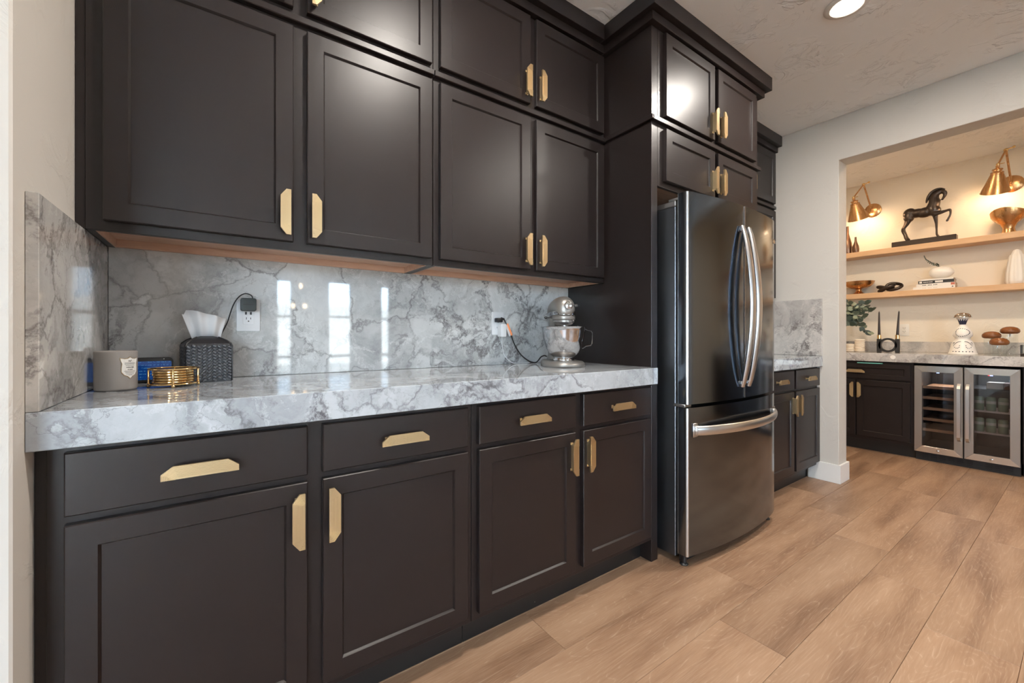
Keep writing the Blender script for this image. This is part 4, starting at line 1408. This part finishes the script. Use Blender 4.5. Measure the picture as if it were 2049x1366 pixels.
def limb(pts):
    """tapered limb: (dx, y, z, radius) chain"""
    P = bez([(HX_ + p[0], p[1], p[2] - 0.008) for p in pts], 5)
    n = len(pts) - 1
    R_ = []
    for i in range(len(P)):
        u = i / (len(P) - 1) * n
        k = min(int(u), n - 1)
        R_.append(pts[k][3] + (pts[k + 1][3] - pts[k][3]) * (u - k))
    hb.tube(P, R_, 12, None, (1, 0, 0))
    hb.ball(P[0], R_[0], 12, 8)
    hb.ball(P[-1], R_[-1], 12, 8)


def lump(dx, y, z, rx, ry, rz, tilt=0.0):
    hb.ball((0, 0, 0), (rx, ry, rz), 20, 12, Matrix.Translation((HX_ + dx, y, z - 0.008)) @ Matrix.Rotation(tilt, 4, 'X'))


lump(0, -0.748, 2.222, 0.043, 0.046, 0.052, 0.3)          # hindquarters
lump(0, -0.800, 2.215, 0.040, 0.062, 0.042, -0.05)        # loin
lump(0, -0.852, 2.210, 0.043, 0.062, 0.047, -0.10)        # barrel
lump(0, -0.905, 2.222, 0.046, 0.050, 0.060, -0.35)        # chest
lump(0, -0.926, 2.210, 0.038, 0.034, 0.040)
limb([(0, -0.903, 2.240, 0.046), (0, -0.915, 2.285, 0.040), (0, -0.913, 2.325, 0.034), (0, -0.926, 2.360, 0.027), (0, -0.955, 2.376, 0.021)])
lump(0, -0.900, 2.262, 0.030, 0.034, 0.036)
limb([(0, -0.958, 2.374, 0.020), (0, -0.980, 2.360, 0.017), (0, -0.982, 2.335, 0.013), (0, -0.972, 2.312, 0.0095), (0, -0.966, 2.300, 0.0085)])
for sx in (-1, 1):
    dy = 0.011 * sx
    lump(0.020 * sx, -0.744, 2.190, 0.024, 0.036, 0.046, 0.2)
    limb([(0.020 * sx, -0.742 + dy, 2.170, 0.024), (0.020 * sx, -0.726 + dy, 2.125, 0.015), (0.020 * sx, -0.704 + dy, 2.082, 0.0095), (0.020 * sx, -0.718 + dy, 2.030, 0.0075), (0.020 * sx, -0.727 + dy, 1.995, 0.0085), (0.020 * sx, -0.738 + dy, 1.976, 0.0095)])
limb([(0.020, -0.914, 2.190, 0.024), (0.018, -0.920, 2.145, 0.016), (0.018, -0.925, 2.095, 0.0105), (0.018, -0.926, 2.040, 0.0075), (0.018, -0.928, 1.996, 0.0085), (0.018, -0.938, 1.976, 0.0095)])
limb([(-0.022, -0.918, 2.180, 0.025), (-0.022, -0.952, 2.180, 0.017), (-0.022, -0.990, 2.187, 0.0115), (-0.022, -1.018, 2.190, 0.0100), (-0.022, -1.019, 2.150, 0.0075), (-0.022, -1.007, 2.116, 0.0080), (-0.022, -0.999, 2.098, 0.0095)])
me = bpy.data.meshes.new('horse')
hb.bm.to_mesh(me)
hb.bm.free()
ho = bpy.data.objects.new('horse_tmp', me)
COL.objects.link(ho)
md = ho.modifiers.new('weld', 'REMESH')
md.mode = 'VOXEL'
md.voxel_size = 0.0036
md2 = ho.modifiers.new('soft', 'SMOOTH')
md2.iterations = 5
dg = bpy.context.evaluated_depsgraph_get()
hm = bpy.data.meshes.new_from_object(ho.evaluated_get(dg))
bpy.data.objects.remove(ho)
org = Vector((HX_, -0.85, 2.15))
hm.transform(Matrix.Translation(-org))
hm.materials.clear()
link('horse', hm, 'bronze_dark', org, hs, 80)
mane = []
for p in ((-0.862, 2.290), (-0.866, 2.312), (-0.876, 2.342), (-0.895, 2.374), (-0.924, 2.394), (-0.956, 2.396), (-0.983, 2.382)):
    mane.append((HX_, p[0], p[1] - 0.004))
MB().tube(bez(mane, 4), [0.005 + 0.010 * math.sin(PI * k / 24) for k in range(25)], 10, (0.9, 1.2), (1, 0, 0)).build('mane', 'bronze_dark', hs, smooth=60)
er = MB()
for sx in (-1, 1):
    er.lathe([(0.0045, 0), (0.0035, 0.010), (0.0001, 0.018)], (HX_ + sx * 0.010, -0.966, 2.378), 8)
er.build('ears', 'bronze_dark', hs)

# goblet bowl on upper shelf: brushed brass, wavy rim
gb = []
seg = 48
prof = [(0.0001, 0), (0.044, 0), (0.045, 0.003), (0.036, 0.03), (0.034, 0.05), (0.048, 0.085), (0.080, 0.120), (0.100, 0.155), (0.106, 0.195), (0.103, 0.195), (0.096, 0.157), (0.076, 0.124), (0.044, 0.092), (0.0001, 0.088)]
for r, z in prof:
    row = []
    for k in range(seg):
        a = 2 * PI * k / seg
        dz = 0.016 * math.cos(2 * a + 0.6) * max(0, (z - 0.10)) / 0.095
        row.append(Vector((5.682 + max(r, 1e-4) * math.cos(a), -1.346 + max(r, 1e-4) * math.sin(a), ZS1 + z + dz)))
    gb.append(row)
tag(MB().rings(gb).build('goblet_bowl', 'copper_brass', smooth=60), 'large brushed brass goblet bowl with wavy rim on the upper shelf', 'bowl')

# lower shelf things
tag(MB().lathe([(0.0001, 0), (0.058, 0), (0.060, 0.003), (0.050, 0.008), (0.030, 0.024), (0.022, 0.042), (0.022, 0.050), (0.026, 0.054), (0.022, 0.057), (0.060, 0.064), (0.095, 0.078), (0.115, 0.100), (0.128, 0.130), (0.124, 0.130), (0.110, 0.102), (0.090, 0.083), (0.0001, 0.070)], (5.686, -0.352, ZS2), 48).build('footed_bowl', 'copper_brass', smooth=50), 'shallow copper coloured footed bowl on the lower shelf', 'bowl')
kn = []
for k in range(60):
    a = 2 * PI * k / 60 * 2
    rr_ = 0.058 + 0.030 * math.cos(1.5 * a)
    kn.append((5.655 + 0.55 * rr_ * math.sin(a), -0.592 - (rr_ * 1.12) * math.cos(a + 0.25), ZS2 + 0.030 + 0.022 * math.sin(1.5 * a) + 0.016 * math.cos(a - 0.8)))
rings = []
for k in range(60):
    p = Vector(kn[k])
    t = (Vector(kn[(k + 1) % 60]) - Vector(kn[(k - 1) % 60])).normalized()
    a = Vector((0, 0, 1)).cross(t).normalized()
    b_ = t.cross(a)
    rings.append([p + 0.0145 * (a * math.cos(2 * PI * j / 12) + b_ * math.sin(2 * PI * j / 12)) for j in range(12)])
zmin = min(p.z for r in rings for p in r)
for r in rings:
    for p in r:
        p.z += ZS2 - zmin
tag(MB().rings(rings, closed=True).build('knot_sculpture', 'bronze_dark', smooth=80), 'dark bronze twisted knot ornament on the lower shelf', 'sculpture')

# books
zb = ZS2
BK = [(-0.780, -1.050, 0.024, 'book_white', 0.115, 'white book at the bottom of the stack under the egg vase', 'pale'), (-0.802, -1.050, 0.026, 'book_white', 0.122, 'white book with red corner, second from the bottom of the stack', 'red'), (-0.814, -1.044, 0.028, 'book_black', 0.118, 'black book with pale spine print in the stack under the egg vase', 'dark'), (-0.832, -1.040, 0.013, 'book_white', 0.112, 'thin white book at the top of the stack under the egg vase', 'thin')]
for a, b_, h, mt, w, lab_, kind in BK:
    x0 = 5.590
    bk = thing('book', (x0 + w / 2, (a + b_) / 2, zb), lab_, 'book', 'books on the lower shelf')
    c = MB().box(x0, x0 + w, b_, a, zb, zb + 0.0022).box(x0, x0 + w, b_, a, zb + h - 0.0022, zb + h).box(x0, x0 + 0.0022, b_, a, zb + 0.0022, zb + h - 0.0022)
    c.build('cover', mt, bk, smooth=0)
    MB().box(x0 + 0.0024, x0 + w - 0.003, b_ + 0.003, a - 0.003, zb + 0.0023, zb + h - 0.0023).build('pages', 'paper', bk, smooth=0)
    pr = MB()
    xz = x0 - 0.0004
    if kind == 'dark':
        pr.box(xz, x0, -0.840, -0.822, zb + 0.006, zb + h - 0.006).box(xz, x0, -0.975, -0.925, zb + 0.006, zb + h - 0.006, 0.0001)
        for k in range(9):
            pr.box(xz, x0, -0.852 - k * 0.007, -0.848 - k * 0.007, zb + 0.010, zb + h - 0.010)
        pr.build('spine_print', 'book_white', bk, smooth=0)
    elif kind in ('pale', 'red'):
        for k in range(11):
            if k not in (3, 7):
                pr.box(xz, x0, -0.848 - k * 0.009, -0.843 - k * 0.009, zb + 0.009, zb + h - 0.009)
        pr.build('spine_print', 'book_black' if kind == 'red' else 'paper', bk, smooth=0)
        r2_ = MB().box(xz, x0, -1.048, -1.024, zb + 0.003, zb + h - 0.003)
        r2_.build('spine_mark', 'book_red' if kind == 'red' else 'book_black', bk, smooth=0) if kind == 'red' else MB().box(xz, x0, -1.040, -1.030, zb + 0.008, zb + h - 0.008).build('spine_mark', 'book_black', bk, smooth=0)
    zb += h + 0.0003
# egg vase with sprig
EY, EX = -0.957, 5.648
ev = thing('egg_vase', (EX, EY, zb), 'smooth white egg shaped vase lying on the book stack with a leafy sprig', 'vase')
rings = []
for i in range(15):
    t = PI * i / 14
    q = max(math.sin(t), 0.02)
    u = -math.cos(t)
    fat = 1.0 + 0.12 * u
    rings.append([Vector((EX + 0.058 * q * math.cos(2 * PI * k / 32), EY - 0.082 * u * 1.0, zb + 0.055 + 0.056 * q * math.sin(2 * PI * k / 32) * (1.0 - 0.10 * u))) for k in range(32)])
zmin = min(p.z for r in rings for p in r)
for r in rings:
    for p in r:
        p.z += zb - zmin
MB().rings(rings).build('body', 'ceramic_white', ev, smooth=80)
sp = bez([(EX, -0.955, zb + 0.105), (EX - 0.004, -0.930, zb + 0.128), (EX - 0.006, -0.897, zb + 0.146), (EX - 0.006, -0.866, zb + 0.178), (EX - 0.004, -0.846, zb + 0.218)], 6)
so = MB().tube(sp, 0.0016, 6).build('sprig', 'stem_brown', ev)


def leaf_mesh(name, mat, L, W):
    mb = MB()
    n = 6
    lft, rgt, mid = [], [], []
    for k in range(n + 1):
        t = k / n
        w = W * math.sin(PI * min(max(t, 0.02), 0.98)) ** 0.7
        bend = 0.10 * L * t * t
        lft.append((-w, t * L, bend + 0.12 * w))
        rgt.append((w, t * L, bend + 0.12 * w))
        mid.append((0, t * L, bend))
    vs = [[mb.bm.verts.new(p) for p in r] for r in (lft, mid, rgt)]
    for a, b_ in ((0, 1), (1, 2)):
        for k in range(n):
            mb.bm.faces.new((vs[a][k], vs[b_][k], vs[b_][k + 1], vs[a][k + 1]))
    me = bpy.data.meshes.new(name)
    mb.bm.to_mesh(me)
    mb.bm.free()
    me.materials.append(M[mat])
    me.polygons.foreach_set('use_smooth', [True] * len(me.polygons))
    return me


LF_S = leaf_mesh('leaf', 'leaf_dark', 0.022, 0.0075)
LF_D = leaf_mesh('leaf', 'leaf_dark', 0.066, 0.024)
LF_P = leaf_mesh('leaf', 'leaf_pale', 0.056, 0.026)


def add_leaf(parent, me, p, d, sc=1.0, roll=0.0):
    d = Vector(d).normalized()
    nrm = Vector((-1.0, -0.25, 0.35))
    ux = d.cross(nrm).normalized()
    uz = ux.cross(d).normalized()
    q = Matrix((ux, d, uz)).transposed() @ Matrix.Rotation(roll, 3, 'Y')
    o = place('leaf', me, p, parent, q.to_euler())
    o.scale = (sc, sc, sc)
    return o


lr = random.Random(11)
for i in range(4, len(sp), 2):
    s_ = 0.95 - 0.5 * i / len(sp)
    for sg in (-1, 1):
        add_leaf(so, LF_S, sp[i], (lr.uniform(-.7, -.1), 0.25 + lr.uniform(-.2, .2), sg * 0.8), s_, lr.uniform(-.6, .6))

# white textured tower vase
rings = []
for z, r in ((0, 0.054), (0.004, 0.058), (0.03, 0.062), (0.09, 0.060), (0.15, 0.053), (0.205, 0.045), (0.240, 0.040), (0.246, 0.030), (0.264, 0.026), (0.280, 0.018), (0.286, 0.004)):
    rings.append([Vector((5.662 + r * (1 + 0.04 * math.cos(12 * 2 * PI * k / 72)) * math.cos(2 * PI * k / 72), -1.390 + r * (1 + 0.04 * math.cos(12 * 2 * PI * k / 72)) * math.sin(2 * PI * k / 72), ZS2 + z)) for k in range(72)])
tag(MB().rings(rings).build('tower_vase', 'ceramic_matte', smooth=60), 'tall white fluted ceramic vase with stopper on the lower shelf', 'vase')

# bar counter things
ZK = ZBT + 0.0004
for y, n, r, lab in ((-0.352, 5, 0.038, 'short cream ribbed pillar on the bar counter'), (-0.425, 8, 0.041, 'taller cream ribbed pillar on the bar counter')):
    prof = [(0.0001, 0)]
    for k in range(n):
        z = k * 0.0152
        prof += [(r * .80, z + 0.0004), (r * .96, z + 0.003), (r, z + 0.0076), (r * .96, z + 0.0122), (r * .80, z + 0.0150)]
    prof += [(r * .5, n * 0.0152 + 0.001), (0.0001, n * 0.0152 + 0.0015)]
    tag(MB().lathe(prof, (5.44, y, ZK), 36).build('ribbed_pillar', 'cream_ribbed', smooth=50), lab, 'ornament', 'ribbed pillars on the bar')

# double candle holder
hc = thing('candle_holder', (5.45, -0.633, ZK), 'black iron ring candle holder with two black taper candles', 'candle holder')
rings = []
for k in range(48):
    a = 2 * PI * k / 48
    cy, cz = -0.633 + 0.058 * math.cos(a), ZK + 0.0685 + 0.058 * math.sin(a)
    ry, rz = math.cos(a), math.sin(a)
    rings.append([Vector((5.45 + dx, cy + dr * ry, cz + dr * rz)) for dx, dr in ((-0.016, -0.009), (0.016, -0.009), (0.016, 0.009), (-0.016, 0.009))])
MB().rings(rings, closed=True).build('ring', 'iron_black', hc, smooth=30)
for y in (-0.569, -0.700):
    MB().box(5.434, 5.466, y - 0.0155, y + 0.0155, ZK, ZK + 0.128, 0.003).build('post', 'iron_black', hc)
    MB().lathe([(0.0155, 0), (0.0155, 0.036), (0.012, 0.036), (0.012, 0.026), (0.0001, 0.026)], (5.45, y, ZK + 0.1285), 24).build('cup', 'brass_polished', hc)
    lean = -0.010 if y < -0.63 else 0.0
    MB().tube([(5.45, y, ZK + 0.156), (5.45, y + lean * .5, ZK + 0.27), (5.45, y + lean, ZK + 0.375), (5.45, y + lean, ZK + 0.390)], [0.0112, 0.0085, 0.0055, 0.0015], 14).build('taper', 'taper_black', hc)

# bar outlet on the wall (faces -x)
t = thing('wall_outlet', (XBW, -0.679, 1.06), 'cream wall outlet above the bar counter beside the taper candles', 'outlet', 'outlets on the walls')
MB().box(XBW - 0.006, XBW - 0.0005, -0.715, -0.643, 1.062, 1.178, 0.002, 2).build('plate', 'white_plastic_warm', t)
MB().box(XBW - 0.0078, XBW - 0.0062, -0.696, -0.662, 1.087, 1.153, 0.0006).build('receptacle', 'white_plastic_warm', t)
sl = MB()
for dz in (-0.018, 0.016):
    for dy in (-0.007, 0.007):
        sl.box(XBW - 0.0083, XBW - 0.0079, -0.679 + dy - 0.0012, -0.679 + dy + 0.0012, 1.12 + dz - 0.001, 1.12 + dz + 0.008)
    sl.box(XBW - 0.0083, XBW - 0.0079, -0.681, -0.677, 1.12 + dz - 0.009, 1.12 + dz - 0.005)
sl.build('slots', 'slot_dark', t, smooth=0)

# painted ceramic decanter
DY, DX = -1.120, 5.40
dc = thing('decanter', (DX, DY, ZK), 'white painted ceramic decanter with silver domed stopper on the bar', 'decanter')
MB().lathe([(0.0001, 0), (0.086, 0), (0.088, 0.004), (0.085, 0.012), (0.080, 0.020), (0.074, 0.050), (0.067, 0.085), (0.056, 0.112), (0.045, 0.126), (0.046, 0.140), (0.056, 0.152), (0.060, 0.166), (0.055, 0.190), (0.043, 0.212), (0.029, 0.232), (0.020, 0.246), (0.022, 0.262), (0.034, 0.296), (0.040, 0.306), (0.0001, 0.307)], (DX, DY, ZK), 48).build('bottle', 'ceramic_white', dc, smooth=60)
MB().lathe([(0.056, 0), (0.057, 0.003), (0.053, 0.008), (0.048, 0.022), (0.036, 0.034), (0.018, 0.041), (0.0001, 0.043)], (DX, DY, ZK + 0.3074), 40).build('stopper', 'chrome', dc, smooth=60)


def on_lathe(prof, a, z):
    for (r0, z0), (r1, z1) in zip(prof, prof[1:]):
        if z0 <= z <= z1 and z1 > z0:
            return r0 + (r1 - r0) * (z - z0) / (z1 - z0)
    return 0.05


PR = [(0.080, 0.020), (0.074, 0.050), (0.067, 0.085), (0.056, 0.112), (0.045, 0.126), (0.046, 0.140), (0.056, 0.152), (0.060, 0.166), (0.055, 0.190), (0.043, 0.212), (0.029, 0.232), (0.020, 0.246), (0.022, 0.262), (0.034, 0.296), (0.040, 0.306)]
pt = MB()
a0 = math.atan2(-1.776 - DY, 0.302 - DX)


def dab(s_, z, r=0.0042, lng=1.5):
    rad = on_lathe(PR, 0, z)
    a = a0 + s_ / max(rad, 0.02)
    p = Vector((DX + (rad + 0.0004) * math.cos(a), DY + (rad + 0.0004) * math.sin(a), ZK + z))
    pt.ball(p, (r, r * 1.1, r * 0.75), 8, 4)


for k in range(22):
    w = 2 * PI * k / 22
    dab(0.043 * math.sin(w), 0.184 - 0.032 * math.cos(w) + 0.004 * math.sin(2 * w), 0.0036)
for k in range(7):
    dab(-0.060 + 0.020 * k, 0.026, 0.0045)
for sg in (-1, 1):
    for k in range(9):
        w = PI * 1.3 * k / 8
        dab(sg * (0.040 - 0.022 * math.cos(w)), 0.075 - 0.024 * math.sin(w * 1.2), 0.0034)
        dab(sg * (0.012 + 0.005 * k), 0.108 - 0.0010 * k * k * 0.4, 0.0032)
pt.build('painted_dabs', 'navy_paint', dc, smooth=60)['kind'] = 'stuff'
cw = MB()
for k in range(5):
    a = a0 + (k - 2) * 0.42
    P = []
    for da, z in ((-0.20, 0.250), (0.20, 0.250), (0.24, 0.276), (0.0, 0.301), (-0.24, 0.276)):
        rad = on_lathe(PR, 0, z) + 0.0009
        P.append((DX + rad * math.cos(a + da), DY + rad * math.sin(a + da), ZK + z))
    cw._new(P, [(0, 1, 2, 3, 4)])
cw.build('painted_crown', 'navy_paint', dc, smooth=0)

# mushroom lidded jars
for x, y, h, lab in ((5.47, -1.272, 0.140, 'clear glass jar with brown mushroom lid nearest the decanter'), (5.345, -1.325, 0.088, 'shortest clear glass jar with brown mushroom lid'), (5.51, -1.366, 0.178, 'tallest clear glass jar with brown mushroom lid')):
    j = thing('mushroom_jar', (x, y, ZK), lab, 'jar', 'mushroom lidded jars on the bar')
    MB().lathe([(0.0001, 0.0), (0.042, 0.0), (0.044, 0.003), (0.044, h - 0.010)], (x, y, ZK), 32, cap=(True, False)).build('jar', 'clear_glass', j, smooth=50)
    MB().lathe([(0.0001, -0.004), (0.0052, -0.003), (0.0050, 0.022), (0.0085, 0.024)], (x, y, ZK + h - 0.028), 14).build('lid_stem', 'ceramic_white', j)
    MB().lathe([(0.0001, 0.0), (0.040, -0.002), (0.051, 0.006), (0.055, 0.018), (0.052, 0.033), (0.040, 0.047), (0.020, 0.055), (0.0001, 0.057)], (x, y, ZK + h - 0.004), 40).build('lid_cap', 'amber_ceramic', j, smooth=60)

# glass lantern at the frame edge
lt = thing('lantern', (5.42, -1.475, ZK), 'dark framed glass box standing beside the mushroom jars', 'lantern')
lx0, lx1, ly0, ly1 = 5.37, 5.47, -1.53, -1.428
MB().box(lx0, lx1, ly0, ly1, ZK, ZK + 0.018, 0.001).build('base', 'bronze_dark', lt, smooth=0)
fm = MB()
for x in (lx0, lx1 - 0.006):
    for y in (ly0, ly1 - 0.006):
        fm.box(x, x + 0.006, y, y + 0.006, ZK + 0.0185, ZK + (0.19 if y == ly0 else 0.085))
fm.build('corner_post', 'iron_black', lt, smooth=0)
MB().box(lx0 + 0.001, lx0 + 0.003, ly0 + 0.006, ly1 - 0.006, ZK + 0.0185, ZK + 0.085).build('pane', 'clear_glass', lt, smooth=0)

# eucalyptus in a vase behind the pier
PX_, PY_ = 5.50, -0.205
pv = thing('potted_eucalyptus', (PX_, PY_, ZK), 'green eucalyptus branches drooping from a vase beside the pier', 'plant')
MB().lathe([(0.0001, 0), (0.050, 0), (0.062, 0.01), (0.070, 0.07), (0.060, 0.14), (0.036, 0.19), (0.034, 0.22), (0.040, 0.235), (0.033, 0.235), (0.0001, 0.20)], (PX_, PY_, ZK), 36).build('vase', 'ceramic_matte', pv, smooth=60)
tips = [(-0.03, -0.270, 0.190), (-0.05, -0.235, 0.340), (-0.02, -0.290, 0.400), (-0.06, -0.190, 0.460), (0.02, -0.250, 0.440), (-0.09, -0.150, 0.260), (-0.05, -0.120, 0.490), (0.03, -0.140, 0.300), (-0.03, -0.205, 0.270), (-0.07, -0.060, 0.400), (0.0, -0.02, 0.50), (-0.04, -0.255, 0.480), (-0.06, -0.17, 0.38)]
lr = random.Random(5)
for dx, dy, dz in tips:
    b0 = Vector((PX_, PY_, ZK + 0.225))
    b1 = b0 + Vector((dx * .4, dy * .35, 0.16))
    b2 = Vector((PX_ + dx, PY_ + dy, ZK + dz))
    pth = bez([b0, b1, b2], 7)
    st_ = MB().tube(pth, 0.0018, 5).build('stem', 'stem_brown', pv)
    for i in range(5, len(pth)):
        for sg in (-1, 1):
            pale_ = lr.random() < 0.30
            d = (lr.uniform(-.35, .35), sg * lr.uniform(.3, .9) - 0.25, lr.uniform(-.9, .5))
            p_ = pth[i]
            if p_.z + 0.03 > ZS2 - 0.06:
                d = (d[0], d[1], -abs(d[2]) - 0.2)
            add_leaf(st_, LF_P if pale_ else LF_D, p_, d, lr.uniform(.65, 1.0), lr.uniform(-.7, .7))
